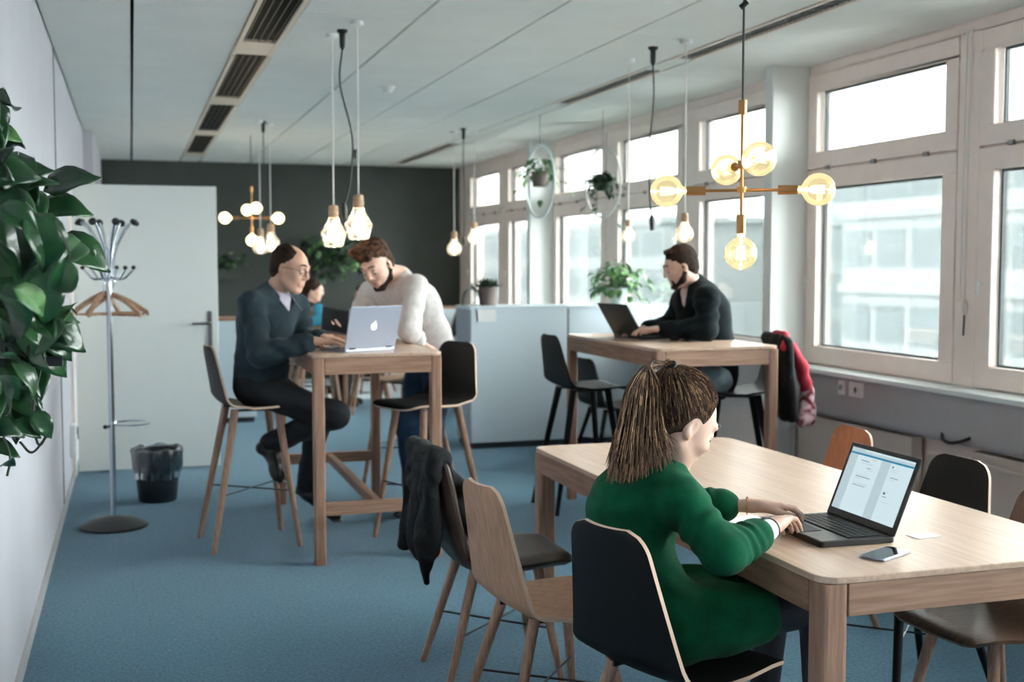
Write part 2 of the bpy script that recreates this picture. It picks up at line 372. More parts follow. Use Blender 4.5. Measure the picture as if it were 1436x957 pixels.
# ------------------------------------------------------------------ door
t = bpy.data.objects.new('door_1', None); COL.objects.link(t); t.location = (XL+.03, 9.15, 0); t.rotation_euler.z = -.02; t['kind'] = 'structure'
mb = MB(); mb.box(0, 0, .012, 1.0, .04, 2.09); mb.build('door_leaf', 'door', t, bevel=.003)
mb = MB(); mb.box(.925, -.008, .9, .955, 0, 1.17); mb.build('lock_plate', 'steel', t, bevel=.002)
mb = MB(); mb.tube(curvepts([(.94, 0, 1.08), (.94, -.05, 1.08), (.925, -.055, 1.08), (.81, -.055, 1.08)], 14), .009); mb.build('door_handle', 'steel', t, smooth=True)
mb = MB(); mb.lathe([(.009, 0), (.009, .016)], 14, (.94, -.006, .96), 0, Matrix.Rotation(PI/2, 3, 'X')); mb.build('keyhole', 'steel', t)
for z in (.25, 1.05, 1.85): mb = MB(); mb.tube([(-.005, .0, z), (-.005, .0, z+.09)], .009); mb.build('hinge', 'steel', t)
# ------------------------------------------------------------------ low cabinets
def cabinet(x0, y0, x1, y1, h, lab, wt=False):
    t = thing('low_cabinet', lab, 'cabinet', ((x0+x1)/2, (y0+y1)/2, 0)); a, b = (x1-x0)/2, (y1-y0)/2
    mb = MB(); mb.box(-a+.02, -b+.02, 0, a-.02, b-.02, .05); mb.build('plinth', 'kick', t)
    mb = MB(); mb.box(-a+.006, -b, .05, a-.001, b, h-.025); mb.build('body', 'cabinet', t, bevel=.003)
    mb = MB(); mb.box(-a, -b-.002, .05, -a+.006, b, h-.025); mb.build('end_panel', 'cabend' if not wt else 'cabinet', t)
    mb = MB(); mb.box(-a-.004, -b-.006, h-.025, a, b, h); mb.build('top', 'oakx' if wt else 'cabinet', t, bevel=.003)
    return t
cabinet(2.62, 9.35, 3.46, 9.8, 1.17, 'white chest-high cabinet with grey end panel and paper note, beside the aisle')
cabinet(3.47, 9.35, 4.235, 9.8, 1.168, 'white chest-high cabinet filling the gap between the other one and the window wall')
mb = MB(); mb.box(-.075, -.001, -.05, .075, 0, .05); tag(mb.build('paper_note', 'white', loc=P(683, 443, 9.335)), 'white paper note taped to the cabinet front under the succulent', 'note')
cabinet(.3, 11.6, 1.12, 12.0, 1.0, 'white sideboard with wooden top half hidden behind the open door and man', True)
cabinet(3.0, 15.1, 4.2, 15.6, .95, 'white sideboard with wooden top between the standing man and the window wall', True)

# ------------------------------------------------------------------ ceiling fixtures
def fixture(x0, x1, y0, y1, lab, blank=True, lm='louver'):
    w, l = x1-x0, y1-y0; t = thing('ceiling_light', lab, 'ceiling light', ((x0+x1)/2, (y0+y1)/2, ZC), group=None)
    a, b = w/2, l/2; mb = MB()
    mb.box(-a, -b, -.006, -a+.024, b, .085); mb.box(a-.024, -b, -.006, a, b, .085); mb.box(-a, -b, .07, a, b, .085)
    if blank: mb.box(-a+.018, b-.42, .0, a-.018, b, .07)
    mb.build('housing', 'rail', t)
    mb = MB(); e = b-(.42 if blank else 0)
    n = int((e+b)/.05)
    for k in range(n): mb.box(-a+.018, -b+.05*k, .004, a-.018, -b+.05*k+.004, .045)
    for k in range(1, 6 if w > .22 else 4): 
        xx = -a+w*k/(6 if w > .22 else 4); mb.box(xx-.002, -b, .004, xx+.002, e, .045)
    mb.box(-a+.018, -b, .055, a-.018, e, .06)
    mb.build('louver', lm, t)
for k in range(7):
    y0 = -2.9+k*2.45+.0; fixture(.61, .85, y0+.7, y0+3.1, ['','','nearest','second','third','fourth','farthest'][k].join(['', ' louvred light in the ceiling track on the left']) if k > 1 else 'louvred ceiling light of the left track over the camera, towards the %s end' % ('rear' if k == 0 else 'front'))
for k, (a, b) in enumerate(((.5, 2.9), (3.0, 6.9), (7.35, 9.1), (12.5, 15.2))):
    fixture(3.235, 3.395, a, b, ['louvred light in the right ceiling track above the camera end', 'long louvred light in the right ceiling track, nearest in view', 'short louvred light in the right ceiling track, above the right bar table', 'louvred light at the far end of the right ceiling track'][k], False, 'louverlight')
mb = MB()
for a, b in ((YF, .5), (2.9, 3.0), (6.9, 7.35), (9.1, 12.5), (15.2, YB)): mb.box(3.247, a, ZC, 3.383, b, ZC+.04)
for a, b in ((YF, -2.21), (14.9, YB)): mb.box(.62, a, ZC, .84, b, ZC+.04)
struct('trim_8', mb, 'ceil')
mb = MB(); mb.lathe([(.001, -.045), (.03, -.045), (.045, -.02), (.055, -.012), (.055, 0)], 24)
tag(mb.build('smoke_detector', 'white', loc=(1.79, 8.59, ZC), smooth=True), 'round white smoke detector on the ceiling', 'smoke detector')

# ------------------------------------------------------------------ lamps
def pendant(x, y, zc, lab, group, r=.07, kind='facet', glow='filament'):
    t = thing('pendant_lamp', lab, 'pendant lamp', (x, y, ZC), group=group); z = zc-ZC
    mb = MB(); mb.lathe([(.035, 0), (.035, -.02), (.004, -.03)], 20); mb.build('ceiling_rose', 'white', t, smooth=True)
    mb = MB(); mb.tube([(0, 0, -.02), (0, 0, z+r*2.1)], .0045, 8); mb.build('cord', 'cord', t)
    mb = MB(); mb.lathe([(.004, z+r*2.15), (r*.36, z+r*2.05), (r*.4, z+r*1.5), (r*.36, z+r*1.15), (.004, z+r*1.1)], 18); mb.build('socket', 'hangwood', t, smooth=True)
    mb = MB(); n = 8 if kind == 'facet' else 24
    mb.lathe([(r*.36, z+r*1.2), (r*.55, z+r*.75), (r*1.02, z-r*.05), (r*.72, z-r*1.05), (r*.6, z-r*1.15)] if kind == 'facet' else
             [(r*.36, z+r*1.2), (r*.5, z+r*.8), (r*.9, z+r*.3), (r, z-r*.2), (r*.8, z-r*.7), (r*.4, z-r*.95), (.001, z-r)], n)
    o = mb.build('glass_shade', 'shade', t, smooth=(kind != 'facet'))
    mb = MB(); mb.lathe([(.004, z+r*.95), (r*.2, z+r*.6), (r*.46, z), (r*.46, z-r*.4), (r*.2, z-r*.72), (.001, z-r*.78)], 18); mb.build('bulb', glow, t, smooth=True)
    return t
def at3(u, v, Y): p = P(u, v, Y); return p.x, p.y, p.z
g1 = None
pendant(*at3(468, 326, 6.75), 'left faceted glass pendant lamp on a white cord above the left bar table', None, .072, glow='glow')
pendant(*at3(503, 314, 6.35), 'right, slightly larger faceted glass pendant above the left bar table', None, .074, glow='glow')
pendant(*at3(365.5, 345, 11.0), 'left one of two distant glowing pendants right of the far brass chandelier', None, .075, 'round', 'glow')
pendant(*at3(380, 341, 11.2), 'right one of two distant glowing pendants, over the seated man with glasses', None, .085, 'round', 'glow')
pendant(*at3(637, 348, 11.3), 'distant round glass pendant lamp in front of the dark wall, right of standing man', None, .075, 'round', 'glow')
pendant(*at3(665, 333, 11.3), 'distant pale pendant lamp hanging in front of the farthest window', None, .07, 'round', 'glow')
pendant(*at3(881, 330, 7.0), 'glass pendant lamp left of the black cable end above the right bar table', None, .045, 'round', 'glow')
pendant(*at3(960, 327, 6.3), 'glass pendant lamp above the head of man in black cardigan', None, .055, 'round', 'glow')
def hookcord(u, v, z1, bend, lab, plug=True):
    d = FW+RT*((u-CX)/FPX)-UPV*((v-CY)/FPX); s = (ZC-CAMH)/d.z; p = Vector((0, 0, CAMH))+d*s
    t = thing('hanging_cable', lab, 'cable', (p.x, p.y, ZC))
    mb = MB(); mb.lathe([(.03, 0), (.03, -.012), (.018, -.02), (.016, -.09), (.006, -.11)], 16); mb.build('ceiling_hook', 'black', t, smooth=True)
    L = z1-ZC
    mb = MB(); mb.tube(curvepts([(0, 0, -.1), (-bend*.3, 0, L*.3), (bend, 0, L*.6), (bend*.7, 0, L*.85), (0, 0, L)], 20), .0055, 8); mb.build('cord', 'grey', t, smooth=True)
    if plug: mb = MB(); mb.tube([(0, 0, L+.03), (0, 0, L), (.004, 0, L-.06)], [.01, .017, .014], 12); mb.build('connector', 'black', t, smooth=True)
hookcord(480, 42, 1.83, .05, 'dark wavy cable hanging from a black ceiling hook over the left bar table')
hookcord(916, 66, 1.78, -.02, 'dark cable hanging from a black ceiling hook over the right bar table')
hookcord(369, 170, 1.75, .0, 'dark cable from a ceiling hook beside the two distant pendants near the left')
hookcord(650, 180, 1.75, .01, 'dark cable from a ceiling hook beside the distant pendants at the dark wall edge')
hookcord(498, 210, 1.9, .0, 'farthest dark cable from a small ceiling hook near the dark wall')
def chandelier(c, lab, s=1.0, az=0.0, bulbm='bulbglass', R=.058, ceil=ZC, fil='filament'):
    t = thing('brass_chandelier', lab, 'chandelier', (c[0], c[1], c[2]), az)
    mb = MB(); mb.tube([(0, 0, .29), (0, 0, -.09)], .006, 10); mb.tube([(0, 0, .265), (0, 0, .315)], .015, 14); mb.tube([(0, 0, -.008), (0, 0, .012)], .017, 14); mb.tube([(0, 0, .075), (0, 0, .105)], .015, 14); mb.build('stem', 'brass', t, smooth=True)
    mb = MB(); mb.tube([(0, 0, .315), (0, 0, ceil-c[2])], .004, 8); mb.build('cord', 'grey', t)
    if c[1] < 6: mb = MB(); mb.tube([(-.012, 0, .635), (.012, 0, .655)], .010, 8); mb.build('cord_clamp', 'black', t)
    for d, z in (((-1, 0, 0), 0), ((1, 0, 0), 0), ((-.24, .97, 0), .09), ((.24, -.97, 0), .09), ((0, 0, -1), 0)):
        d = Vector(d); o = Vector((0, 0, z)); L = .125 if d.z == 0 else .085
        if d.y: L = .10
        a = MB(); a.tube([o, o+d*L], .0055, 10); arm = a.build('arm', 'brass', t)
        a = MB(); a.tube([o+d*L, o+d*(L+.068)], .0165, 16); so = a.build('bulb_socket', 'brass', t, smooth=True)
        q = o+d*(L+.068); Rm = d.to_track_quat('Z', 'Y').to_matrix()
        pr = [(.014, 0), (.014, .012)]
        cz = R*1.22
        pr += [(R*math.sin(PI*k/16), cz-R*math.cos(PI*k/16)) for k in range(3, 17)]
        pr[-1] = (.0005, pr[-1][1])
        a = MB(); a.lathe(pr, 28, q, 0, Rm); b = a.build('glass_bulb', bulbm, t, smooth=True)
        a = MB()
        for k in range(6):
            an = 2*PI*k/6; w = Vector((math.cos(an)*R*.17, math.sin(an)*R*.17, 0))
            a.tube([q+Rm @ (w+Vector((0, 0, cz-R*.45))), q+Rm @ (w*1.5+Vector((0, 0, cz+R*.35)))], .0016, 6)
        a.tube([q+Rm @ Vector((0, 0, .0)), q+Rm @ Vector((0, 0, cz-.4*R))], .004, 6)
        if fil == 'glow': a = MB(); a.sphere(q+Rm @ Vector((0, 0, cz)), R*.6)
        a.build('filament', fil, b)
    return t
chandelier(P(1040, 267, 3.8), 'large brass chandelier with five amber globe bulbs above the front table', az=-.50)
chandelier(P(353, 306, 12.3), 'small-looking distant brass chandelier with glowing globe bulbs before the dark wall', az=-.15, bulbm='bulbfar', fil='glow')

# ------------------------------------------------------------------ tables
def rrect(x0, y0, x1, y1, r, n=6):
    out = []
    for cx, cy, a in ((x1-r, y1-r, 0), (x0+r, y1-r, 90), (x0+r, y0+r, 180), (x1-r, y0+r, 270)):
        out += [(cx+r*math.cos(math.radians(a+90*k/n)), cy+r*math.sin(math.radians(a+90*k/n))) for k in range(n+1)]
    return out
def table(name, x0, y0, x1, y1, H, leg, lab, stretch=False, apr=.085, cat='table'):
    cx, cy = (x0+x1)/2, (y0+y1)/2; a, b = (x1-x0)/2, (y1-y0)/2
    t = thing(name, lab, cat, (cx, cy, 0))
    mb = MB(); mb.prism(rrect(-a, -b, a, b, leg*.75), H-.018, H, 0); mb.build('tabletop', 'oaktop', t, bevel=.003)
    for s in (-1, 1):
        mb = MB(); mb.box(-a+leg, s*(b-.016)-.011, H-.018-apr, a-leg, s*(b-.016)+.011, H-.019); mb.build('end_apron', 'oakx', t, bevel=.002)
        mb = MB(); mb.box(s*(a-.016)-.011, -b+leg, H-.018-apr, s*(a-.016)+.011, b-leg, H-.019); mb.build('side_apron', 'oaky', t, bevel=.002)
    for sx in (-1, 1):
        for sy in (-1, 1):
            mb = MB(); n = 5; X0, X1 = sorted((sx*(a-.004), sx*(a-leg))); Y0, Y1 = sorted((sy*(b-.004), sy*(b-leg)))
            p = rrect(X0, Y0, X1, Y1, leg*.18, 3); mb.prism(p, 0, H-.019)
            # rounder outer corner
            mb.build('leg', 'oak', t, bevel=.001)
    if stretch:
        for s in (-1, 1):
            mb = MB(); mb.box(-a+leg, s*(b-leg/2)-.018, .25, a-leg, s*(b-leg/2)+.018, .315); mb.build('end_stretcher', 'oakx', t, bevel=.003)
        mb = MB(); mb.box(-.02, -b+leg/2+.018, .26, .02, b-leg/2-.018, .31); mb.build('centre_stretcher', 'oaky', t, bevel=.003)
    return t
table('dining_table', 1.61, 2.53, 2.53, 4.77, .75, .078, 'long oak table in the foreground with laptop and phone on it')
table('bar_table', .85, 5.95, 1.52, 7.62, 1.07, .062, 'high oak bar table on the left with silver laptop on it', True)
table('bar_table', 2.66, 5.83, 3.41, 7.22, 1.07, .062, 'high oak bar table on the right where the man in black sits', False)
# ------------------------------------------------------------------ moulded shell chairs
def shell(name, seat, parent, m_face, m_edge, SH, BH, th=.011, topw=.145, crn=.06, pad=False):
    # side profile as points (x, z) from front lip to top of back
    pr = [(.235, SH-.018), (.21, SH-.004), (.16, SH+.002), (.05, SH-.004), (-.06, SH-.006), (-.125, SH+.002)]
    cx, cz, R = -.125, SH+.075, .073
    for k in range(1, 8):
        an = math.radians(270-11*k); pr.append((cx+R*math.cos(an), cz+R*math.sin(an)))
    bx, bz = pr[-1]; L = BH-bz
    for k in range(1, 13): pr.append((bx-L*k/12*.20+.02*math.sin(PI*k/12)*.0, bz+L*k/12))
    pts = curvepts([(x, 0, z) for x, z in pr], 56); N = len(pts)
    zz = [p.z for p in pts]; dist = [0]
    for i in range(1, N): dist.append(dist[-1]+(pts[i]-pts[i-1]).length)
    tot = dist[-1]; nb = 14; top = []; bot = []
    for i, p in enumerate(pts):
        s = dist[i]; d = (pts[min(i+1, N-1)]-pts[max(i-1, 0)]).normalized(); nrm = Vector((-d.z, 0, d.x))
        if nrm.z < -.2: nrm = -nrm
        nrm = Vector((d.z, 0, -d.x)) if Vector((d.z, 0, -d.x)).dot(Vector((.6, 0, .8))) > 0 else Vector((-d.z, 0, d.x))
        if s < .28: w = .195+.03*min(1, s/.2)
        elif s < .45: w = .225
        else: w = .225+(topw-.225)*((s-.45)/(tot-.45))**.9
        for e, r in ((s, crn), (tot-s, crn)):
            if e < r: w -= r*(1-math.sqrt(max(0, 1-((r-e)/r)**2)))
        for j in range(nb+1):
            t = -1+2*j/nb; y = t*w
            cup = .012*(t*t) if s > .3 else .006*t*t
            q = Vector((p.x, y, p.z))+nrm*cup
            hth = th
            if pad: hth = th*math.sqrt(max(.04, 1-.96*abs(t)**8)); hth *= math.sqrt(min(1, .08+min(s, tot-s)/.03))
            top.append(q+nrm*hth/2); bot.append(q-nrm*hth/2)
    mb = MB(); W = nb+1; off = len(top)
    fs = []; 
    for i in range(N-1):
        for j in range(nb): fs.append((i*W+j, i*W+j+1, (i+1)*W+j+1, (i+1)*W+j))
    mb.add(top+bot, [f for f in fs]+[tuple(k+off for k in f[::-1]) for f in fs], 0)
    o0 = 0; rim = [i*W for i in range(N)]+[(N-1)*W+j for j in range(1, W)]+[i*W+nb for i in range(N-2, -1, -1)]+[j for j in range(nb-1, 0, -1)]
    ef = []
    for a, b in zip(rim, rim[1:]+rim[:1]): ef.append((a, a+off, b+off, b))
    mb.f += ef; mb.m += [1]*len(ef)
    return mb.build(name, [m_face, m_edge], parent, smooth=True)
def chair(lab, loc, az, face='plyseat', edge='edge', leg='chairleg', stool=False, pad=False, cat=None, name=None, topw=.145):
    SH, BH = (.76, 1.085) if stool else (.45, .85 if loc[0] < 1.5 else .82)
    t = thing(name or ('bar_stool' if stool else 'shell_chair'), lab, cat or ('stool' if stool else 'chair'), loc, az)
    shell('seat_shell', True, t, face, edge, SH, BH, .052 if pad else .011, topw if not pad else .18, .06 if not pad else .075, pad)
    sp = .215 if stool else .2; r0, r1 = (.022, .013) if stool else (.019, .0125)
    for sx in (-1, 1):
        for sy in (-1, 1):
            mb = MB(); mb.tube([(sx*.115-.01, sy*.12, SH-.012), (sx*sp-.02+(-.03 if sx < 0 else 0), sy*sp, 0)], [r0, r1], 12); mb.build('leg', leg, t, smooth=True)
    zb = .30 if stool else .2; f = 1-zb/SH; q = .12+(sp-.12)*f
    mb = MB(); mb.tube([(-q-.02, -q, zb), (q-.01, q, zb)], .004, 8); mb.tube([(-q-.02, q, zb), (q-.01, -q, zb)], .004, 8)
    if stool: mb.tube([(q-.012, -q, zb+.02), (q-.012, q, zb+.02)], .005, 8)
    mb.build('cross_brace', 'black', t)
    for s in (-.115, .115): mb = MB(); mb.box(-.14, s-.015, SH-.024, .12, s+.015, SH-.012); mb.build('mounting_bar', 'black', t)
    return t
chair('oak veneer shell chair with light legs, left of the front table beside the woman', (1.265, 3.54, 0), .12)
chair('padded dark brown chair with a black jacket on its back, left of the front table', (1.285, 4.19, 0), -.02, 'leather', 'leather', pad=True)
chair('black shell chair with light edge on which the woman in green sits', (1.40, 2.91, 0), .30, 'blackshell')
chair('orange veneer shell chair at the far side of the front table', (2.70, 4.42, 0), PI-.05, 'plyorange')
chair('black shell chair with light edge at the window side of the front table', (2.62, 3.60, 0), PI+.04, 'blackshell', leg='blackshell')
chair('dark walnut shell chair cut by the right picture edge, tucked under the front table', (2.47, 2.95, 0), PI+.06, 'walnut', 'walnut', leg='oak')
chair('bar stool with dark shell on which the man with glasses sits', (.62, 6.60, 0), .12, 'blackshell', stool=True)
chair('black-shelled bar stool with wooden legs in front of the standing man', (1.53, 6.38, 0), PI+.42, 'blackshell', stool=True)
chair('bar stool with wooden shell behind the standing man, mostly hidden', (1.72, 7.75, 0), PI-.9, 'plyseat', stool=True)
chair('all-black bar stool at the left end of the right bar table', (2.68, 6.93, 0), .02, 'blackshell', 'blackshell', 'blackshell', stool=True)
chair('black shell chair before the white cabinet, half hidden behind the head of the woman', (3.44, 8.3, 0), .1, 'blackshell', 'blackshell', 'blackshell')
chair('all-black bar stool of the man in black cardigan, red jacket over its back', (3.42, 6.38, 0), PI-.35, 'blackshell', 'blackshell', 'blackshell', stool=True)

# ------------------------------------------------------------------ laptops
def laptop(loc, az, w, d, shellm, lab, open_deg=105, lid_logo=None, screen=True, name='laptop'):
    t = thing(name, lab, 'laptop', loc, az)      # faces -x (user at -x), hinge at +x
    th = .016
    mb = MB(); mb.prism(rrect(-d/2, -w/2, d/2, w/2, .012, 4), 0, th); base = mb.build('base', shellm, t, bevel=.002)
    mb = MB(); mb.box(-d/2+.006, -w/2+.006, th, -d/2+.09, w/2-.006, th+.0008); mb.build('palm_rest', 'palm' if shellm == 'lapblack' else shellm, t)
    mb = MB(); mb.box(-d/2+.02, -.05, th+.001, -d/2+.075, .05, th+.0018); mb.build('touchpad', 'keys' if shellm == 'lapblack' else 'alu', t)
    mb = MB(); kx = (d-.13)/5
    for r in range(5):
        n = 14; kw = (w-.04)/n
        for k in range(n): mb.box(-d/2+.097+r*kx, -w/2+.02+k*kw+.0015, th, -d/2+.097+(r+1)*kx-.003, -w/2+.02+(k+1)*kw-.0015, th+.003)
    mb.build('keyboard', 'keys', t)
    R = Matrix.Rotation(math.radians(open_deg-90), 3, 'Y'); at = Vector((d/2-.006, 0, th))
    T = lambda x, y, z: R @ Vector((x, y, z))+at
    h = d*.98
    mb = MB(); mb.box(-.003, -w/2, 0, .004, w/2, h, 0, R, at); lid = mb.build('lid', shellm, t, bevel=.002)
    mb = MB()
    for s in (-1, 1): mb.tube([(d/2-.004, s*w*.36-.02, th), (d/2-.004, s*w*.36+.02, th)], .006, 10)
    mb.build('hinge', 'keys', t)
    mb = MB(); W = w-.03; y0, z0, z1 = -W/2, .022, h-.014
    def rect(a, b, c, d_, mi, e=0): # a..b across (0..1), c..d_ up (0..1)
        x = -.0036-e; pts = [T(x, -W/2+W*a, z0+(z1-z0)*c), T(x, -W/2+W*b, z0+(z1-z0)*c), T(x, -W/2+W*b, z0+(z1-z0)*d_), T(x, -W/2+W*a, z0+(z1-z0)*d_)]
        q = [p+R @ Vector((.0004, 0, 0)) for p in pts]
        mb.add(pts+q, [(0,1,2,3),(7,6,5,4),(0,4,5,1),(1,5,6,2),(2,6,7,3),(3,7,4,0)], mi)
    if screen:
        # page as the user reads it: left side of the page is at +y
        L = lambda a, b, c, d_, mi, e=.0004: rect(1-b, 1-a, c, d_, mi, e)
        rect(0, 1, 0, 1, 0); L(0, 1, .9, .93, 1); L(0, 1, .93, .97, 2); L(.0, .22, .97, 1, 2); L(0, .13, .0, .9, 2); L(.52, .66, .0, .9, 2)
        for k, (a, b, c) in enumerate(((.2,.34,.82),(.2,.4,.78),(.36,.42,.8),(.33,.4,.72),(.36,.46,.69),(.2,.38,.6),(.2,.43,.57),(.2,.3,.54),(.2,.44,.46),(.2,.4,.43),(.7,.82,.8),(.7,.8,.77),(.72,.84,.68),(.72,.8,.65),(.7,.78,.45),(.7,.76,.38),(.7,.84,.3))): L(a, b, c, c+.01, 2 if k % 3 else 3, .0008)
        L(.7, .72, .83, .86, 3, .0008); L(.7, .73, .42, .46, 3, .0008); L(.38, .44, .86, .875, 4, .0008)
    else: rect(0, 1, 0, 1, 5)
    mb.build('screen', ['screen', 'screenbar', 'screengrey', 'screentext', 'screenor', 'screenoff'], lid)
    if lid_logo:
        # fruit emblem with a bite and a leaf, on the outside of the lid
        poly = []
        for k in range(48):
            an = 2*PI*k/48; rr = 1+.10*math.cos(2*an)*0
            x = math.cos(an)*(.92); y = math.sin(an)
            y += -.16*math.exp(-(x/.25)**2) if y > 0 else .10*math.exp(-(x/.2)**2)
            if y < 0: x *= 1-.22*y*y
            poly.append((x*.92, y*.95))
        poly = [(x, y) for x, y in poly if (x-1.05)**2+(y-.15)**2 > .17]
        i0 = max(range(len(poly)), key=lambda k: poly[k][0]+0*poly[k][1])
        bite = [(1.05-.41*math.cos(b), .15+.41*math.sin(b)) for b in np.linspace(-1.0, 1.0, 9)]
        up = [p for p in poly if p[1] > .15 or p[0] < 0]; 
        ang = lambda p: math.atan2(p[1], p[0]) % (2*PI)
        full = sorted(poly, key=lambda p: (ang(p)-.3) % (2*PI))+bite
        s = .021; cy, cz = 0, h*.52; sgn = -1
        vs = [T(.0042, sgn*-x*s+cy, y*s+cz) for x, y in full]; vs2 = [T(.0050, sgn*-x*s+cy, y*s+cz) for x, y in full]; n = len(full)
        mb = MB(); mb.add(vs+vs2+[T(.0050, 0+cy, cz), T(.0042, 0, cz)], [(n+k, n+(k+1) % n, 2*n) for k in range(n)]+[(k, (k+1) % n, n+(k+1) % n, n+k) for k in range(n)])
        lf = [(.05+.0, 1.0), (.1, 1.28), (.34, 1.48), (.38, 1.2), (.2, 1.02)]
        v1 = [T(.0050, sgn*-x*s, y*s+cz) for x, y in lf]; v0 = [T(.0042, sgn*-x*s, y*s+cz) for x, y in lf]
        mb.add(v1+v0, [(0,1,2,3,4)]+[(k, (k+1) % 5, 5+(k+1) % 5, 5+k) for k in range(5)])
        mb.build('logo', 'logo', lid)
    return t
laptop((1.90, 2.98, .751), -.02, .345, .235, 'lapblack', 'open black laptop with lit page in front of the woman in green', 112)
lm = laptop((1.12, 6.25, 1.071), .0, .33, .23, 'alu', 'open silver laptop with glowing logo on the left bar table', 105, True)
lm.rotation_euler.z = math.radians(-63); lm.location = (1.125, 6.22, 1.071)
ll = laptop((2.98, 6.7, 1.071), PI+.15, .34, .235, 'lapblack', 'open dark laptop in front of the man in black cardigan', 122, None, False)
# things on the tables
def phone(loc, az, L, W, m, lab, tilt=0, name='phone'):
    t = thing(name, lab, 'phone', loc, az)
    mb = MB(); mb.prism(rrect(-L/2, -W/2, L/2, W/2, .01, 5), 0, .007); mb.build('body', m, t, bevel=.0015)
    mb = MB(); mb.prism(rrect(-L/2+.004, -W/2+.004, L/2-.004, W/2-.004, .007, 5), .007, .0075); mb.build('display', 'screenoff', t)
    return t
phone((1.90, 2.69, .751), .45, .148, .072, 'alu', 'silver phone with shiny glass lying beside the laptop on the front table')
phone((1.74, 3.17, .751), .35, .15, .075, 'black', 'black phone lying under the wrist of the woman in green')
mb = MB(); mb.box(-.042, -.027, 0, .042, .027, .0012); tag(mb.build('card', 'white', loc=(2.14, 2.85, .7505), rz=.1), 'small white card on the front table right of the laptop', 'card')
phone((3.12, 6.3, 1.071), .3, .145, .072, 'black', 'black phone on the right bar table beside the man\'s sleeve')
mb = MB(); mb.tube(curvepts([(0, 0, .008), (.05, .03, .03), (.1, 0, .012), (.14, .03, .008)], 16), .006, 8); mb.tube([(-.02, 0, .012), (.03, .01, .012)], .012, 10)
tag(mb.build('earphone_cable', 'black', smooth=True, loc=(3.02, 6.36, 1.071)), 'tangled black cable on the right bar table beside the laptop', 'cable')
# tablet held by the standing man
t = thing('tablet', 'black tablet held up by the standing man behind the silver laptop', 'tablet', P(470, 450, 6.75), 0)
mb = MB(); mb.box(-.08, -.005, -.075, .08, .005, .075); o = mb.build('body', 'black', t, bevel=.003)
mb = MB(); mb.box(-.073, -.0065, -.067, .073, -.005, .067); mb.build('display', 'screenoff', t)
t.rotation_euler = (-.25, .18, .15)

# ------------------------------------------------------------------ coat stand with hangers, bin
sx, sy = -.125, 7.22
t = thing('coat_stand', 'chrome coat stand with black knobs on a round black base by the door', 'coat stand', (sx, sy, 0))
mb = MB(); mb.lathe([(.001, 0), (.19, 0), (.19, .012), (.12, .045), (.05, .06), (.03, .065), (.001, .066)], 36); mb.build('base', 'black', t, smooth=True)
mb = MB(); mb.tube([(0, 0, .06), (0, 0, 1.62)], .017, 16); mb.build('pole', 'chrome', t, smooth=True)
for k in range(8):
    a = PI/4*k+.3; d = Vector((math.cos(a), math.sin(a), 0))
    pts = [d*.02+Vector((0, 0, 1.42)), d*.035+Vector((0, 0, 1.56)), d*.07+Vector((0, 0, 1.66)), d*.125+Vector((0, 0, 1.74)), d*.155+Vector((0, 0, 1.76))]
    mb = MB(); mb.tube(curvepts(pts, 14), .0085, 10); h = mb.build('hook', 'chrome', t, smooth=True)
    mb = MB(); mb.lathe([(.001, 0), (.02, .003), (.023, .012), (.02, .022), (.001, .027)], 16, d*.152+Vector((0, 0, 1.75)), 0, (d+Vector((0, 0, .8))).to_track_quat('Z', 'Y').to_matrix()); mb.build('knob', 'black', h, smooth=True)
for k in range(6):
    a = PI/3*k+.2; d = Vector((math.cos(a), math.sin(a), 0))
    pts = [d*.015+Vector((0, 0, 1.50)), d*.03+Vector((0, 0, 1.445)), d*.08+Vector((0, 0, 1.435)), d*.12+Vector((0, 0, 1.47)), d*.14+Vector((0, 0, 1.495))]
    mb = MB(); mb.tube(curvepts(pts, 12), .0065, 8); h = mb.build('small_hook', 'chrome', t, smooth=True)
    mb = MB(); mb.sphere(d*.14+Vector((0, 0, 1.50)), .013, n=12); mb.build('small_knob', 'black', h, smooth=True)
mb = MB(); mb.tube([Vector((.105+.105*math.cos(2*PI*k/40), .105*math.sin(2*PI*k/40), .60)) for k in range(41)], .005, 8, caps=False); mb.tube([(0, 0, .60), (.0, 0, .60)], .02, 10); mb.build('umbrella_ring', 'chrome', t, smooth=True)
mb = MB(); mb.sphere((-.035, -.01, .585), .013); mb.tube([(-.035, -.01, .585), (0, 0, .585)], .006, 8); mb.build('clamp_screw', 'black', t, smooth=True)
def hanger(k, az, dz, lab):
    t = thing('coat_hanger', lab, 'coat hanger', (sx+.03*math.cos(az+1.57), sy+.03*math.sin(az+1.57), 1.345+dz), az)
    mb = MB()
    top = curvepts([(-.215, 0, -.11), (-.12, 0, -.045), (-.03, 0, -.004), (0, 0, 0), (.03, 0, -.004), (.12, 0, -.045), (.215, 0, -.11)], 28)
    vs = []; 
    for p in top:
        w = .011*(1-.25*abs(p.x)/.215); hh = .014
        vs += [p+Vector((0, -w, -hh)), p+Vector((0, w, -hh)), p+Vector((0, w, hh)), p+Vector((0, -w, hh))]
    n = len(top); fs = [(i*4+k, i*4+(k+1) % 4, (i+1)*4+(k+1) % 4, (i+1)*4+k) for i in range(n-1) for k in range(4)]+[(0,1,2,3), tuple((n-1)*4+k for k in (3,2,1,0))]
    mb.add(vs, fs); mb.build('shoulder_bar', 'hangwood', t, smooth=True)
    mb = MB(); mb.tube([(-.19, 0, -.112), (.19, 0, -.112)], .0065, 10); mb.build('trouser_bar', 'hangwood', t, smooth=True)
    mb = MB(); mb.tube(curvepts([(0, 0, .01), (0, 0, .05), (.018, 0, .07), (.014, 0, .095), (-.008, 0, .10), (-.02, 0, .085)], 16), .0022, 8); mb.build('hook', 'chrome', t, smooth=True)
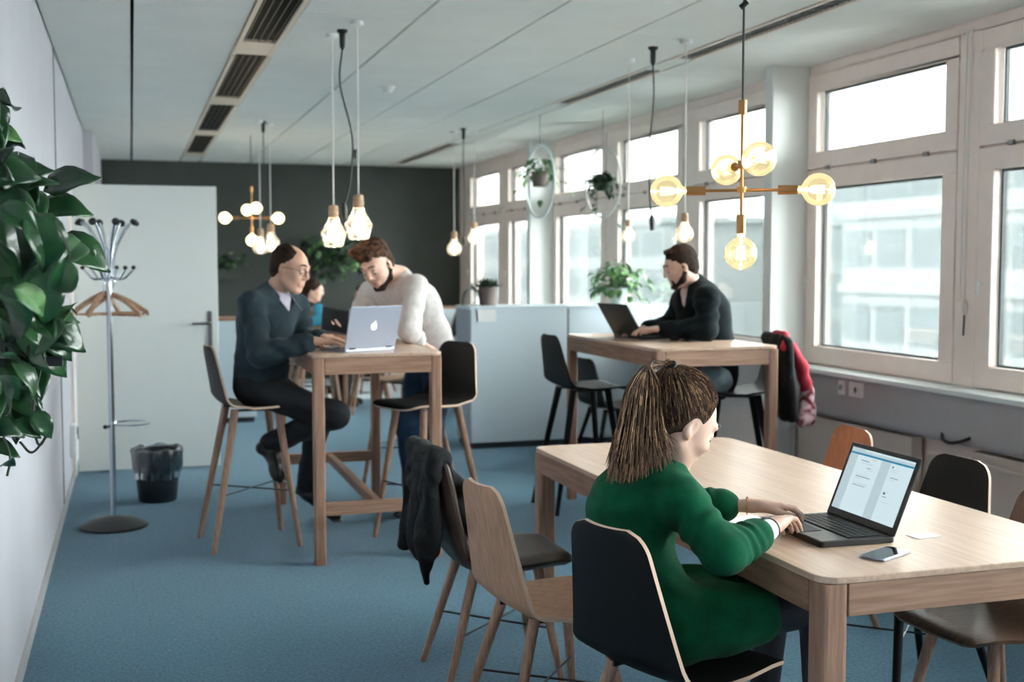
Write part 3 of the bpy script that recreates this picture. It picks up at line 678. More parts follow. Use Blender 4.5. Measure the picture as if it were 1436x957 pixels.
for k, (a, dz, lab) in enumerate(((-.15, 0, 'frontmost wooden coat hanger on the coat stand, seen full width'), (.55, .005, 'wooden coat hanger turned a little away, second on the coat stand'), (-.8, -.004, 'wooden coat hanger on the stand turned toward the window side'), (1.2, .003, 'wooden coat hanger on the stand seen almost end on'))): hanger(k, a, dz, lab)
t = thing('waste_bin', 'dark round waste bin with a translucent liner beside the coat stand', 'bin', (.135, 7.95, 0))
mb = MB(); mb.lathe([(.001, 0), (.115, 0), (.12, .01), (.148, .30), (.15, .33), (.143, .33), (.112, .02), (.001, .02)], 36); mb.build('bucket', 'bin', t, smooth=True)
prof = []
mb = MB(); n = 72; rows = [(.1475, .19), (.152, .22), (.153, .28), (.158, .335), (.150, .345), (.140, .30), (.135, .15)]; vs = []
for i, (r, z) in enumerate(rows):
    for k in range(n):
        a = 2*PI*k/n; rr = r+.0045*math.sin(a*11+i*1.3)+.003*math.sin(a*23+i)+.002; vs.append((rr*math.cos(a), rr*math.sin(a), z+.006*math.sin(a*7+i)))
mb.add(vs, [(i*n+k, i*n+(k+1) % n, (i+1)*n+(k+1) % n, (i+1)*n+k) for i in range(len(rows)-1) for k in range(n)]); mb.build('liner', 'liner', t, smooth=True)
t = thing('wall_switch', 'white switch box low on the left wall beside the open door', 'socket', (XL, 8.6, .32))
mb = MB(); mb.box(0, -.06, -.11, .04, .06, .11); mb.build('housing', 'white', t, bevel=.006)
mb = MB(); mb.box(.04, -.035, -.035, .045, .035, .035); mb.build('rocker', 'sill', t, bevel=.002)
# glass cloche and pots on the far cabinet
M['cloche'] = glassmat('clear_cloche_glass', (.93,.95,.95,1), .3)
t = thing('glass_cloche', 'clear glass cloche on the left end of the white cabinet', 'cloche', (2.70, 9.6, 1.17))
mb = MB(); mb.lathe([(.085, 0), (.085, .05), (.07, .11), (.035, .15), (.012, .165), (.001, .166)], 28); mb.build('dome', 'cloche', t, smooth=True)
mb = MB(); mb.lathe([(.001, .165), (.014, .175), (.012, .19), (.001, .197)], 16); mb.build('knob', 'sill', t, smooth=True)

# ------------------------------------------------------------------ plants
def leaf(mb, base, d, up, L, W, fold=.35, droop=.5, mi=0, heart=True, nl=7):
    d = Vector(d).normalized(); s = d.cross(Vector(up)).normalized(); n = s.cross(d)
    vs = []; p = Vector(base); step = L/nl
    for i in range(nl+1):
        t = i/nl
        w = (math.sin(PI*min(1, t**.62))**.85 if heart else math.sin(PI*t**.8)) if 0 < t < 1 else 0
        w = max(w, .02)*W/2
        back = -L*.10*(1-t)**3 if heart else 0
        for j, c in enumerate((-1, -.55, 0, .55, 1)):
            wave = .05*W*math.sin(t*9+c*3)
            vs.append(p+s*(c*w)+n*(abs(c)*w*fold+wave*abs(c))+d*(back*abs(c)*1.0 if t < .3 else 0))
        a = -droop*step/L*1.2
        R = Matrix.Rotation(a, 3, s); d = R @ d; n = R @ n; p = p+d*step
    fs = [(i*5+j, i*5+j+1, (i+1)*5+j+1, (i+1)*5+j) for i in range(nl) for j in range(4)]
    mb.add(vs, fs, mi)
def rv(): return Vector(RNG.normal(size=3)).normalized()
def thicken(o, t=.0008):
    m = o.modifiers.new('solid', 'SOLIDIFY'); m.thickness = t; return o
# big pothos on the left wall
t = thing('potted_pothos', 'large trailing green pothos hanging from the left wall in the foreground', 'plant', (XL+.14, 2.95, 1.42))
mb = MB(); mb.lathe([(.001, -.1), (.085, -.1), (.12, .08), (.125, .09), (.115, .09), (.10, .07), (.001, .065)], 32); mb.build('pot', 'clay', t, smooth=True)
mb = MB(); mb.box(-.14, -.13, -.12, .13, .13, -.1); mb.build('wall_bracket', 'black', t)
inv = Vector((XL+.14, 2.95, 1.42))
bnd = [(150,22),(175,30),(215,38),(245,60),(275,70),(305,112),(340,108),(365,135),(395,95),(420,112),(450,100),(480,98),(520,84),(560,92),(600,60),(640,50),(668,20)]
def bx(v):
    for (a, x0), (b, x1) in zip(bnd[:-1], bnd[1:]):
        if a <= v <= b: return x0+(x1-x0)*(v-a)/(b-a)
    return 10
fl = MB(); st = MB(); st2 = []
for k in range(250):
    v = RNG.uniform(150, 600 if k % 8 else 660); u = bx(v)-16-abs(RNG.normal())*70
    if u < -110: u = RNG.uniform(-60, bx(v)-20)
    Y = RNG.uniform(2.35, 3.35); tip = P(u, v, Y)
    tip.x = max(tip.x, XL+.05)
    L = RNG.uniform(.075, .125); d = Vector((RNG.uniform(-.2, 1), RNG.uniform(-.9, .5), RNG.uniform(-.9, .35))).normalized()
    base = tip-d*L*.8; up = Vector((RNG.uniform(-.4, .4), RNG.uniform(-.9, -.1), RNG.uniform(.2, 1)))
    if base.x < XL+.03: base.x = XL+.03
    leaf(fl, base-inv, d, up, L, L*RNG.uniform(.5, .68), RNG.uniform(.2, .6), RNG.uniform(.3, 1.3), 0 if RNG.random() < .86 else 1)
    if k % 2 == 0:
        q = base-inv; mid = q*.5+Vector((0, 0, .03)); st.tube(curvepts([q, q-d*.04+Vector((0, 0, -.02)), q-d*.09-Vector((.03, 0, .01))], 6), .0022, 5)
for (u, v, dx, dz, L) in ((2,148,.25,-1,.13),(112,348,.9,-.35,.13),(140,352,.5,-.6,.06),(95,275,.9,.5,.12),(88,300,1,.1,.11),(70,450,1,-.5,.15),(60,470,.8,-.8,.15),(78,590,.5,-.8,.07),(50,600,.9,-.5,.07),(88,470,.7,-.7,.1),(20,500,.4,-.9,.13),(40,260,.6,.3,.1)):
    b = P(u-28, v-10, 2.85)-inv; leaf(fl, b, (dx, -.25, dz), (-.2, -.8, .7), L, L*.66, .25, .6, 0)
for (u0, v0, u1, v1, u2, v2) in ((10,480,15,560,8,610),(40,520,48,560,44,590),(44,590,55,625,70,600),(0,560,30,540,52,570),(60,505,48,560,42,610),(0,600,14,640,10,668),(28,620,45,635,66,612),(95,440,60,480,40,520)):
    st.tube(curvepts([P(u0, v0, 2.9)-inv, P(u1, v1, 2.88)-inv, P(u2, v2, 2.88)-inv], 10), .003, 6)
for k in range(9):
    a = RNG.uniform(-1.2, 1.2); st.tube(curvepts([(0, 0, .07), (RNG.uniform(.0, .08), a*.12, .14+RNG.uniform(0, .15)), (RNG.uniform(.0, .1), a*.25, RNG.uniform(-.1, .3))], 12), .0035, 6)
fl.v = [(max(x, -.125), y, z) for x, y, z in fl.v]; st.v = [(max(x, -.13), y, z) for x, y, z in st.v]
fo = thicken(fl.build('foliage', ['leaf', 'leafpale'], t, smooth=True)); fo['kind'] = 'stuff'
st.build('stems', 'stem', t, smooth=True)['kind'] = 'stuff'
def potplant(name, lab, pos, potr, poth, potm, spread, nleaf, L, lm='leafpale', trail=.3, up=.5, ring=None, cat='plant'):
    t = thing(name, lab, cat, pos)
    mb = MB(); mb.lathe([(.001, 0), (potr*.78, 0), (potr, poth), (potr*.9, poth), (potr*.75, poth*.85), (.001, poth*.85)], 28); mb.build('pot', potm, t, smooth=True)
    if ring:
        mb = MB(); mb.tube([Vector((ring[1]*math.cos(2*PI*k/48), ring[2]*math.cos(2*PI*k/48), poth*.2+ring[3]+ring[0]*math.sin(2*PI*k/48))) for k in range(49)], .011, 8, caps=False); mb.build('ring_hanger', ring[4], t, smooth=True)
        mb = MB(); mb.tube([(0, 0, poth*.2+ring[3]+ring[0]), (0, 0, ZC-pos[2])], .002, 6); mb.build('wire', 'grey', t)
    fl = MB(); st = MB()
    for k in range(nleaf):
        a = RNG.uniform(0, 2*PI); r = potr*.5+abs(RNG.normal())*spread*.5; z = poth+up*RNG.uniform(0, 1)*spread*(1-.3*r/spread)-trail*max(0, r-potr)*RNG.uniform(.2, 1.8)
        b = Vector((r*math.cos(a), r*math.sin(a), z)); d = Vector((math.cos(a), math.sin(a), RNG.uniform(-.8, .6)))
        leaf(fl, b, d, (0, 0, 1), L*RNG.uniform(.7, 1.2), L*RNG.uniform(.5, .75), .25, .7)
        if k % 3 == 0: st.tube(curvepts([(0, 0, poth*.85), (b.x*.5, b.y*.5, max(z, poth)+.03), b], 6), .002, 5)
    o = thicken(fl.build('foliage', lm, t, smooth=True)); o['kind'] = 'stuff'
    st.build('stems', 'stem', t, smooth=True)['kind'] = 'stuff'; return t
p = P(757, 262, 9.8); potplant('ring_planter', 'brown pot with leafy plant in a pale hanging ring before the left windows', (p.x, p.y, p.z), .075, .13, 'clay', .24, 46, .085, 'leafpale', .9, .6, (.31, -.03, .29, .02, 'sill'))
p = P(845, 268, 9.4); potplant('ring_planter', 'dark grassy trailing plant in a thin hanging ring, right of the brown pot', (p.x, p.y, p.z), .07, .1, 'leafdark', .10, 150, .07, 'leafdark', 3.2, .5, (.29, -.05, .27, .05, 'cord'))
p = P(876, 408, 9.0); potplant('potted_plant', 'bushy green plant in white pot on the cabinet behind the dark laptop', (4.0, 9.55, 1.168), .085, .14, 'potwhite', .24, 130, .1, 'leafpale', .5, 1.0)
t = thing('potted_succulent', 'dark spiky succulent in a grey brown pot on the white cabinet', 'plant', (2.84, 9.6, 1.17))
mb = MB(); mb.lathe([(.001, 0), (.075, 0), (.078, .155), (.068, .155), (.06, .13), (.001, .13)], 28); mb.build('pot', 'clay', t, smooth=True)
fl = MB()
for k in range(34):
    a = k*2.4; e = .35+.9*(k/34); leaf(fl, (.02*math.cos(a), .02*math.sin(a), .13), (math.cos(a)*math.cos(e), math.sin(a)*math.cos(e), math.sin(e)), (0, 0, 1), .12, .035, .5, .1, 0, False)
thicken(fl.build('leaves', 'leafdark', t, smooth=True), .003)
# plants on the dark wall
def wallplant(u, v, w, lab, n, seed_m='leafdark'):
    p = P(u, v, YB-.14); t = thing('wall_planter', lab, 'plant', p)
    mb = MB(); mb.box(-.16, -.08, -.13, .16, .12, .02); mb.build('planter_box', 'walldark', t, bevel=.01)
    fl = MB()
    for k in range(n):
        b = Vector((RNG.normal()*w*.42, RNG.uniform(-.16, .05), RNG.normal()*w*.28+.08)); leaf(fl, b, (RNG.normal(), -.6, RNG.uniform(-.9, .4)), (0, -.6, 1), .13*RNG.uniform(.7, 1.2), .09, .2, .7, 0 if RNG.random() < .7 else 1)
    o = thicken(fl.build('foliage', ['leafdark', 'leafpale'], t, smooth=True)); o['kind'] = 'stuff'
wallplant(317, 378, .22, 'small green plant on the dark wall just right of the door', 30)
wallplant(462, 368, .5, 'leafy green plant on the dark wall between the two men', 110)

# ------------------------------------------------------------------ smooth solid modelling for people and cloth
A = lambda v: np.array(v, dtype=float)
class Solid:
    def __init__(s, h): s.h = h; s.ops = []
    def _add(s, fn, lo, hi, k, sub): s.ops.append((fn, lo-k-3*s.h, hi+k+3*s.h, k, sub)); return s
    def cone(s, a, b, ra, rb, k=.02, q=1, n=None, sub=False, fold=None):
        a, b = A(a), A(b); ab = b-a; L2 = ab@ab+1e-12
        if n is not None: n = A(n); n = n/np.linalg.norm(n)
        def fn(X, Y, Z):
            t = np.clip(((X-a[0])*ab[0]+(Y-a[1])*ab[1]+(Z-a[2])*ab[2])/L2, 0, 1)
            dx, dy, dz = X-a[0]-t*ab[0], Y-a[1]-t*ab[1], Z-a[2]-t*ab[2]
            l = np.sqrt(dx*dx+dy*dy+dz*dz)+1e-9; r = ra+(rb-ra)*t
            if fold: r = r+fold[0]*np.sin(t*fold[1]+3*dz/(l)+1.5*dx/l)*np.sin(PI*t)
            if n is None: return l-r
            c = dx*n[0]+dy*n[1]+dz*n[2]; m = np.sqrt(np.maximum(l*l-c*c, 0)+(c/q)**2)+1e-9
            return (1-r/m)*l
        R = max(ra, rb)+(fold[0] if fold else 0)
        return s._add(fn, np.minimum(a, b)-R, np.maximum(a, b)+R, k, sub)
    def ell(s, c, R, rad, k=.02, sub=False):
        c = A(c); R = A(R); rad = A(rad)
        def fn(X, Y, Z):
            dx, dy, dz = X-c[0], Y-c[1], Z-c[2]; l = np.sqrt(dx*dx+dy*dy+dz*dz)+1e-9
            m = np.sqrt(sum(((dx*R[0, i]+dy*R[1, i]+dz*R[2, i])/rad[i])**2 for i in range(3)))+1e-9
            return (1-1/m)*l
        return s._add(fn, c-rad.max(), c+rad.max(), k, sub)
    def sph(s, c, r, k=.02, sub=False): return s.cone(c, A(c)+A((0, 0, 1e-4)), r, r, k, sub=sub)
    def mesh(s, name, mats, noise=0, nf=40):
        h = s.h; lo = np.min([o[1] for o in s.ops if not o[4]], 0)-h; hi = np.max([o[2] for o in s.ops if not o[4]], 0)+h
        n = np.ceil((hi-lo)/h).astype(int)+1; ax = [lo[i]+h*np.arange(n[i]) for i in range(3)]
        f = np.full(n, 1.0, np.float32)
        for fn, a, b, k, sub in s.ops:
            i0 = np.clip(np.floor((a-lo)/h).astype(int), 0, n); i1 = np.clip(np.ceil((b-lo)/h).astype(int)+1, 0, n)
            if (i1 <= i0).any(): continue
            sl = tuple(slice(i0[i], i1[i]) for i in range(3))
            d = fn(ax[0][sl[0]][:, None, None], ax[1][sl[1]][None, :, None], ax[2][sl[2]][None, None, :]).astype(np.float32)
            g = f[sl]
            if sub: w = np.clip(.5-.5*(g+d)/k, 0, 1); f[sl] = g*(1-w)-d*w+k*w*(1-w)
            else: w = np.clip(.5+.5*(g-d)/k, 0, 1); f[sl] = g*(1-w)+d*w-k*w*(1-w)
        if noise:
            X, Y, Z = ax[0][:, None, None], ax[1][None, :, None], ax[2][None, None, :]
            f += (noise*np.sin(nf*X+9*np.sin(nf*.31*Z))*np.sin(nf*.83*Y+3*np.sin(nf*.4*X))*np.sin(nf*.7*Z+2*np.sin(nf*.5*Y))).astype(np.float32)
        neg = f < 0; c8 = [neg[dx:n[0]-1+dx, dy:n[1]-1+dy, dz:n[2]-1+dz] for dx in (0,1) for dy in (0,1) for dz in (0,1)]
        cnt = sum(c.astype(np.int8) for c in c8); idx = np.argwhere((cnt > 0) & (cnt < 8))
        acc = np.zeros((len(idx), 3)); num = np.zeros(len(idx))
        cor = [A((x, y, z)).astype(int) for x in (0,1) for y in (0,1) for z in (0,1)]
        for i in range(8):
            for j in range(i+1, 8):
                if np.abs(cor[i]-cor[j]).sum() != 1: continue
                fa = f[tuple((idx+cor[i]).T)]; fb = f[tuple((idx+cor[j]).T)]; m = (fa < 0) != (fb < 0)
                t = np.where(m, fa/np.where(m, fa-fb, 1), 0); p = cor[i]+(cor[j]-cor[i])*t[:, None]
                acc += p*m[:, None]; num += m
        vs = lo+h*(idx+acc/num[:, None])
        ids = np.full(n, -1, np.int32); ids[tuple(idx.T)] = np.arange(len(idx)); F = []
        for a in range(3):
            b, c = (a+1) % 3, (a+2) % 3; e = np.zeros(3, int); e[a] = 1
            s0 = tuple(slice(0, n[i]-1) if i == a else slice(1, n[i]-1) for i in range(3)); s1 = tuple(slice(1, n[i]) if i == a else slice(1, n[i]-1) for i in range(3))
            na, nb2 = neg[s0], neg[s1]; g = np.argwhere(na != nb2); inv = na[tuple(g.T)]
            for i in range(3):
                if i != a: g[:, i] += 1
            B = np.zeros(3, int); B[b] = 1; Cc = np.zeros(3, int); Cc[c] = 1
            q = np.stack([ids[tuple((g-B-Cc).T)], ids[tuple((g-Cc).T)], ids[tuple(g.T)], ids[tuple((g-B).T)]], 1)
            q[~inv] = q[~inv][:, ::-1]; F.append(q)
        F = np.concatenate(F); F = F[(F >= 0).all(1)]
        me = bpy.data.meshes.new(name); me.vertices.add(len(vs)); me.vertices.foreach_set('co', vs.astype(np.float32).ravel())
        me.loops.add(F.size); me.loops.foreach_set('vertex_index', F.astype(np.int32).ravel())
        me.polygons.add(len(F)); me.polygons.foreach_set('loop_start', np.arange(0, F.size, 4, dtype=np.int32)); me.polygons.foreach_set('use_smooth', np.ones(len(F), bool))
        me.update(calc_edges=True); me.validate()
        for m in (mats if isinstance(mats, (list, tuple)) else [mats]): me.materials.append(M[m])
        return me
    def build(s, name, mats, parent=None, noise=0, nf=40, origin=None):
        me = s.mesh(name, mats, noise, nf)
        if origin is not None: me.transform(Matrix.Translation(-Vector(origin)))
        o = bpy.data.objects.new(name, me); COL.objects.link(o)
        if origin is not None and parent is None: o.location = origin
        if parent is not None: o.parent = parent
        return o

def hframe(az, pitch=0, roll=0):
    # head frame: columns side(left ear), forward, up; az clockwise from +y, pitch down positive
    a = math.radians(az); p = math.radians(pitch); F = Vector((math.sin(a)*math.cos(p), math.cos(a)*math.cos(p), -math.sin(p)))
    S = Vector((0, 0, 1)).cross(F).normalized()
    R = Matrix.Rotation(math.radians(roll), 3, F); S = R @ S; U = R @ (Matrix(((0,0,0),)*3) @ F + S.cross(F)*-1)
    if U.z < 0: U = -U
    return np.array([S, F, U]).T
def head(s, c, R, g=1.0, fem=False, neck=None, nr=.055):
    W = lambda p: A(c)+R@(A(p)*g)
    E = lambda p, rad, k=.02, sub=False: s.ell(W(p), R, A(rad)*g, k*g, sub)
    K = lambda p, q, a, b, k=.015, **z: s.cone(W(p), W(q), a*g, b*g, k*g, **z)
    E((0, -.018, .035), (.075, .092, .083), .02); E((0, .028, .0), (.062, .062, .085), .03)
    E((0, .034, -.045), (.050, .050, .055), .03); K((0, .068, -.092), (0, .074, -.092), .017, .015, .03)
    for e in (-1, 1):
        K((e*.055, -.005, -.045), (e*.022, .062, -.092), .016, .015, .025)
        E((e*.036, .060, -.022), (.022, .022, .018), .02)
        K((e*.012, .088, .034), (e*.042, .074, .032), .010, .008, .012)
        s.sph(W((e*.031, .097, .010)), .014*g, .012*g, True)
        E((e*.031, .0745, .010), (.0150, .0130, .0125), .004)          # lids
        E((e*.0125, .094, -.026), (.0075, .009, .007), .006)
        E((e*.073, -.006, -.004), (.008, .017, .027), .006); E((e*.081, .0, -.001), (.006, .010, .016), .005, True)
        E((e*.0745, .0, -.024), (.006, .008, .009), .004)
    K((0, .088, .024), (0, .107, -.018), .0085, .0105, .010); 
    K((-.018, .084, -.055), (.018, .084, -.055), .007, .007, .008); K((-.014, .083, -.065), (.014, .083, -.065), .008, .008, .008)
    E((0, .092, -.0595), (.024, .004, .0016), .003, True)
    if neck is not None: s.cone(W((0, -.025, -.05)), neck, nr, nr*1.08, .03)
    return W
def face_bits(parent, c, R, g=1.0, o=(0,0,0), brows=True):
    W = lambda p: Vector(A(c)+R@(A(p)*g))-Vector(o)
    for e, nm in ((-1, 'eye'), (1, 'eye')):
        mb = MB(); mb.sphere(W((e*.031, .0765, .004)), .0108*g, n=14); ey = mb.build('eye', 'eyew', parent, smooth=True)
        mb = MB(); mb.sphere(W((e*.031, .0815, -.001)), .0072*g, n=12); mb.build('iris', 'iris', ey, smooth=True)
        if brows:
            mb = MB(); mb.tube(curvepts([W((e*.014, .0955, .036)), W((e*.03, .0905, .042)), W((e*.048, .0765, .036))], 8), [.003*g+.0015*math.sin(PI*i/8)*g for i in range(9)], 8); mb.build('eyebrow', 'brow', parent, smooth=True)
    mb = MB()
    for z, r in ((-.0555, .0045), (-.0645, .005)): mb.tube(curvepts([W((-.024, .0795, -.060)), W((-.01, .0875, z)), W((.01, .0875, z)), W((.024, .0795, -.060))], 10), [r*g*(.3+.7*math.sin(PI*i/10)) for i in range(11)], 8)
    mb.build('lips', 'lip', parent, smooth=True)
def hand(s, w, d, n, thumb, curl=(.5, .5, .5, .5), g=1.0, spread=.06, wr=.026, thumbdir=None):
    # w wrist, d along the palm, n out of the back of the hand, thumb: unit side vector towards the thumb
    w = A(w); d = A(d); d /= np.linalg.norm(d); n = A(n); n = n-d*(n@d); n /= np.linalg.norm(n)
    t = np.cross(d, n); t = t if t@A(thumb) > 0 else -t
    s.cone(w, w+d*.03*g, wr*g, .026*g, .02, .75, n)
    for o_, l in ((.026, .082), (.009, .086), (-.009, .083), (-.025, .076)):
        s.cone(w+d*.02*g+t*o_*.6*g, w+(d*l+t*o_)*g, .016*g, .0115*g, .012, .8, n)
    for i, (o_, l, ls, r) in enumerate(((.027, .084, (.042, .025, .020), .0088), (.009, .088, (.046, .029, .021), .009), (-.009, .085, (.042, .027, .020), .0086), (-.026, .077, (.033, .021, .018), .0076))):
        p = w+(d*l+t*o_)*g; a = 0; base = d*math.cos(spread*(1.5-i))+t*math.sin(spread*(1.5-i)*1.0)
        for j, L in enumerate(ls):
            a += curl[i]*(.55, .9, .7)[j]; v = base*math.cos(a)-n*math.sin(a); q = p+v*L*g
            s.cone(p, q, r*g*(1-.1*j), r*g*(.93-.1*j), .004); p = q
    p = w+(d*.022+t*.018)*g; v = (d*.62+t*.62-n*.35) if thumbdir is None else A(thumbdir); v = v/np.linalg.norm(v)
    q = p+v*.045*g; s.cone(p, q, .0150*g, .011*g, .012); v2 = v*.8+d*.55-n*.1; v2 /= np.linalg.norm(v2); q2 = q+v2*.032*g; s.cone(q, q2, .0108*g, .0098*g, .004); v3 = v2*.7+d*.6; v3 /= np.linalg.norm(v3); s.cone(q2, q2+v3*.025*g, .0098*g, .0075*g, .004)
def torso(s, J, off=0, fw=(0,1,0), k=.05, q=.66, hip=.155, waist=.128, chest=.155, lowest=True, fold=None):
    pv, wa, ch, nk = (A(J[x]) for x in ('pelvis', 'waist', 'chest', 'neck')); sl, sr = A(J['shl']), A(J['shr'])
    if lowest: s.cone(pv, pv+(wa-pv)*.4, hip+off, (hip+waist)/2+off, k, .74, fw)
    s.cone(pv+(wa-pv)*.4, wa, (hip+waist)/2+off, waist+off, k, .74, fw); s.cone(wa, ch, waist+off, chest+off, k, q, fw)
    mid = (sl+sr)/2
    s.cone(ch, mid*.75+ch*.25, chest+off, chest*.86+off, k, q, fw)
    for sh in (sl, sr):
        s.cone(mid*.55+sh*.45, sh, .062+off, .05+off, k); s.cone(nk, sh*.7+mid*.3+A((0,0,.012)), .042+off*.8, .04+off*.8, .05)
def limbs(s, J, L, off=0, ra=(.046, .04, .028), k=.025, part='arm', fold=None, end=1.0):
    a, b, c = (A(J[x+L]) for x in (('sh', 'el', 'wr') if part == 'arm' else ('hp', 'kn', 'an')))
    s.cone(a, b, ra[0]+off, ra[1]+off, k, fold=fold); s.cone(b, b+(c-b)*end, ra[1]+off, ra[1]+(ra[2]-ra[1])*end+off, k, fold=fold)
def lathe_shoe(an, toe, parent, o, name='shoe', up=(0,0,1)):
    s = Solid(.006); an, toe = A(an), A(toe); d = (toe-an); d = d/np.linalg.norm(d); up = A(up)
    s.cone(an-d*.045, an+d*.02, .036, .040, .02); s.cone(an+d*.02, toe-d*.03, .040, .034, .03, .85, up); s.cone(toe-d*.05, toe, .038, .03, .02, .8, up)
    s.cone(an+up*.0, an+up*.05, .042, .040, .02)
    s.cone(an-d*.055-up*.03, toe-up*.028, .034, .036, .01, .35, up)
    return s.build(name, 'shoe', parent, origin=o)
def child_solid(s, name, m, body, o, **k):
    me = s.mesh(name, m, **k); me.transform(Matrix.Translation(-Vector(o))); c = bpy.data.objects.new(name, me); COL.objects.link(c); c.parent = body; return c
def person(s, o, skin, lab):
    b = s.build('person', skin, origin=o); tag(b, lab, 'person'); return b

# ================================================================== woman in green (foreground)
O = Vector((1.40, 3.05, 0)); fwd = A((.98, -.12, -.12))
J = dict(pelvis=(1.355, 3.00, .565), waist=(1.31, 3.03, .70), chest=(1.32, 3.06, .82), neck=(1.39, 3.06, .955),
         shl=(1.42, 3.225, .885), shr=(1.40, 2.89, .885), ell=(1.56, 3.24, .80), elr=(1.465, 2.775, .77),
         wrl=(1.735, 3.11, .812), wrr=(1.655, 2.855, .806), hpl=(1.39, 3.09, .545), hpr=(1.39, 2.905, .545),
         knl=(1.84, 3.16, .555), knr=(1.83, 2.90, .565), anl=(1.80, 3.16, .09), anr=(1.86, 2.92, .09))
HR = hframe(82, 30, 4); HC = A(P(949, 592, 3.02)); GH = 1.17
s = Solid(.0042)
head(s, HC, HR, GH, neck=J['neck'], nr=.047)
torso(s, J, -.012, fwd, hip=.15, waist=.115, chest=.135)
for L in 'lr':
    limbs(s, J, L, -.004, (.036, .034, .021)); limbs(s, J, L, -.004, (.078, .052, .034), part='leg', k=.04)
    s.cone(A(J['an'+L])+A((0,0,-.03)), A(J['an'+L])+A((.13, 0, -.055)), .034, .026, .03)
hand(s, J['wrr'], (.74, .66, .10), (-.3, .1, 1), (-.6, .7, .1), (.65, .6, .65, .7), 1.02, thumbdir=(.75, .75, -.25), wr=.024)
hand(s, J['wrl'], (.93, -.15, .02), (0, 0, 1), (0, -1, 0), (.55, .5, .55, .6), .95, thumbdir=(.8, -.5, -.3), wr=.024)
wo = person(s, O, 'skin', 'woman with blonde-brown ponytail in green sweater typing at the front table, seen from behind')
face_bits(wo, HC, HR, GH, O, brows=True)
# sweater dress
s = Solid(.0052)
torso(s, J, .012, fwd, hip=.150, waist=.118, chest=.142, q=.70, k=.05)
s.cone(J['neck'], A(J['neck'])+A((.012, 0, .012)), .058, .056, .02)
s.sph(A(J['neck'])+A((.04, 0, .075)), .052, .012, True)
for L in 'lr':
    limbs(s, J, L, .016, (.047, .041, .030), k=.03, fold=(.0032, 24), end=.64 if L == 'r' else .60)
    h, kn = A(J['hp'+L]), A(J['kn'+L]); s.cone(h, h+(kn-h)*.52, .098, .088, .05)
s.cone(A(J['hpl'])+A((.0,0,0)), A(J['hpr']), .10, .10, .05); s.cone(A(J['hpl'])*.7+A(J['knl'])*.3, A(J['hpr'])*.7+A(J['knr'])*.3, .088, .088, .05)
for k in range(6):     # gathered folds at the hip
    s.cone((1.47+.012*k, 2.865+.006*k, .64-.01*k), (1.36+.02*k, 2.875, .54-.012*k), .006, .009, .012)
sw = child_solid(s, 'sweater', 'green', wo, O, noise=.0028, nf=34)
# cuffs, seams, bands
d = (A(J['wrr'])-A(J['elr'])); d /= np.linalg.norm(d)
s = Solid(.004); s.cone(A(J['wrr'])-d*.034, A(J['wrr'])-d*.014, .0315, .029, .006); child_solid(s, 'cuff', 'white', wo, O)
def torus(name, c, n, R, r, m, par, o, bumps=0):
    n = Vector(n).normalized(); a = n.orthogonal().normalized(); b = n.cross(a); c = Vector(c)-Vector(o); mb = MB()
    mb.tube([c+(a*math.cos(2*PI*k/40)+b*math.sin(2*PI*k/40))*(R) for k in range(41)], [r*(1+bumps*(k % 2)) for k in range(41)], 8, caps=False); return mb.build(name, m, par, smooth=True)
torus('wrist_band', Vector(J['wrr'])-Vector(d)*.006, d, .0265, .0038, 'black', wo, O)
dl = (A(J['wrl'])-A(J['ell'])); dl /= np.linalg.norm(dl)
torus('bracelet', Vector(J['wrl'])-Vector(dl)*.015, dl, .0245, .0014, 'gold', wo, O, .8)
mb = MB(); mb.sphere(Vector(A(HC)+HR@(A((-.079, -.001, -.030))*GH))-O, .0035, n=10); mb.build('earring', 'gold', wo, smooth=True)
s = Solid(.006)
for L in 'lr':
    h, kn, an = A(J['hp'+L]), A(J['kn'+L]), A(J['an'+L])
    s.cone(h, kn, .082, .056, .03); s.cone(kn, an, .056, .038, .03); s.cone(an, an+A((.02, 0, -.03)), .04, .036, .02)
child_solid(s, 'tights', 'tights', wo, O)
for L in 'lr': lathe_shoe(A(J['an'+L])+A((0, 0, -.03)), A(J['an'+L])+A((.16, 0, -.045)), wo, O)
# hair: cap, combed strands to the tie, ponytail
W = lambda p: A(HC)+HR@(A(p)*GH)
TIE = (0, -.088, .098)
s = Solid(.0045)
s.ell(W((0, -.022, .038)), HR, A((.081, .093, .088))*GH, .01); s.ell(W((0, -.05, -.01)), HR, A((.060, .055, .064))*GH, .008)
s.ell(W((0, .078, -.020)), HR, A((.10, .066, .104))*GH, .012, True); s.ell(W((0, .03, -.075)), HR, A((.12, .085, .062))*GH, .012, True)
s.sph(W((0, .0, -.12)), .075*GH, .01, True)
for e in (-1, 1): s.ell(W((e*.085, .004, -.006)), HR, A((.02, .024, .033))*GH, .006, True)
s.cone(W((0, -.07, .075)), W(TIE), .02, .006, .03)
hr = child_solid(s, 'hair', 'hairf', wo, O)
mb = MB(); cc = A((0, -.022, .038)); rr = A((.083, .095, .090))
def onskull(p, e=1.0): q = (A(p)-cc)/rr; return cc+q/np.linalg.norm(q)*rr*e
tieq = onskull(TIE)
starts = []
for k in range(440):      # hairline from forehead over temples, round the ears to the nape
    for e in (-1, 1):
        t = (k+RNG.uniform(-.4, .4))/440
        pts = [(0, .060, .094), (.040, .048, .092), (.064, .030, .066), (.070, .022, .036), (.074, .012, .030), (.078, -.012, .030), (.074, -.032, .0), (.06, -.055, -.045), (.03, -.075, -.065), (0, -.08, -.065)]
        q = curvepts(pts, 150)[min(149, max(0, int(t*150)))]; starts.append((e*q[0], q[1], q[2]))
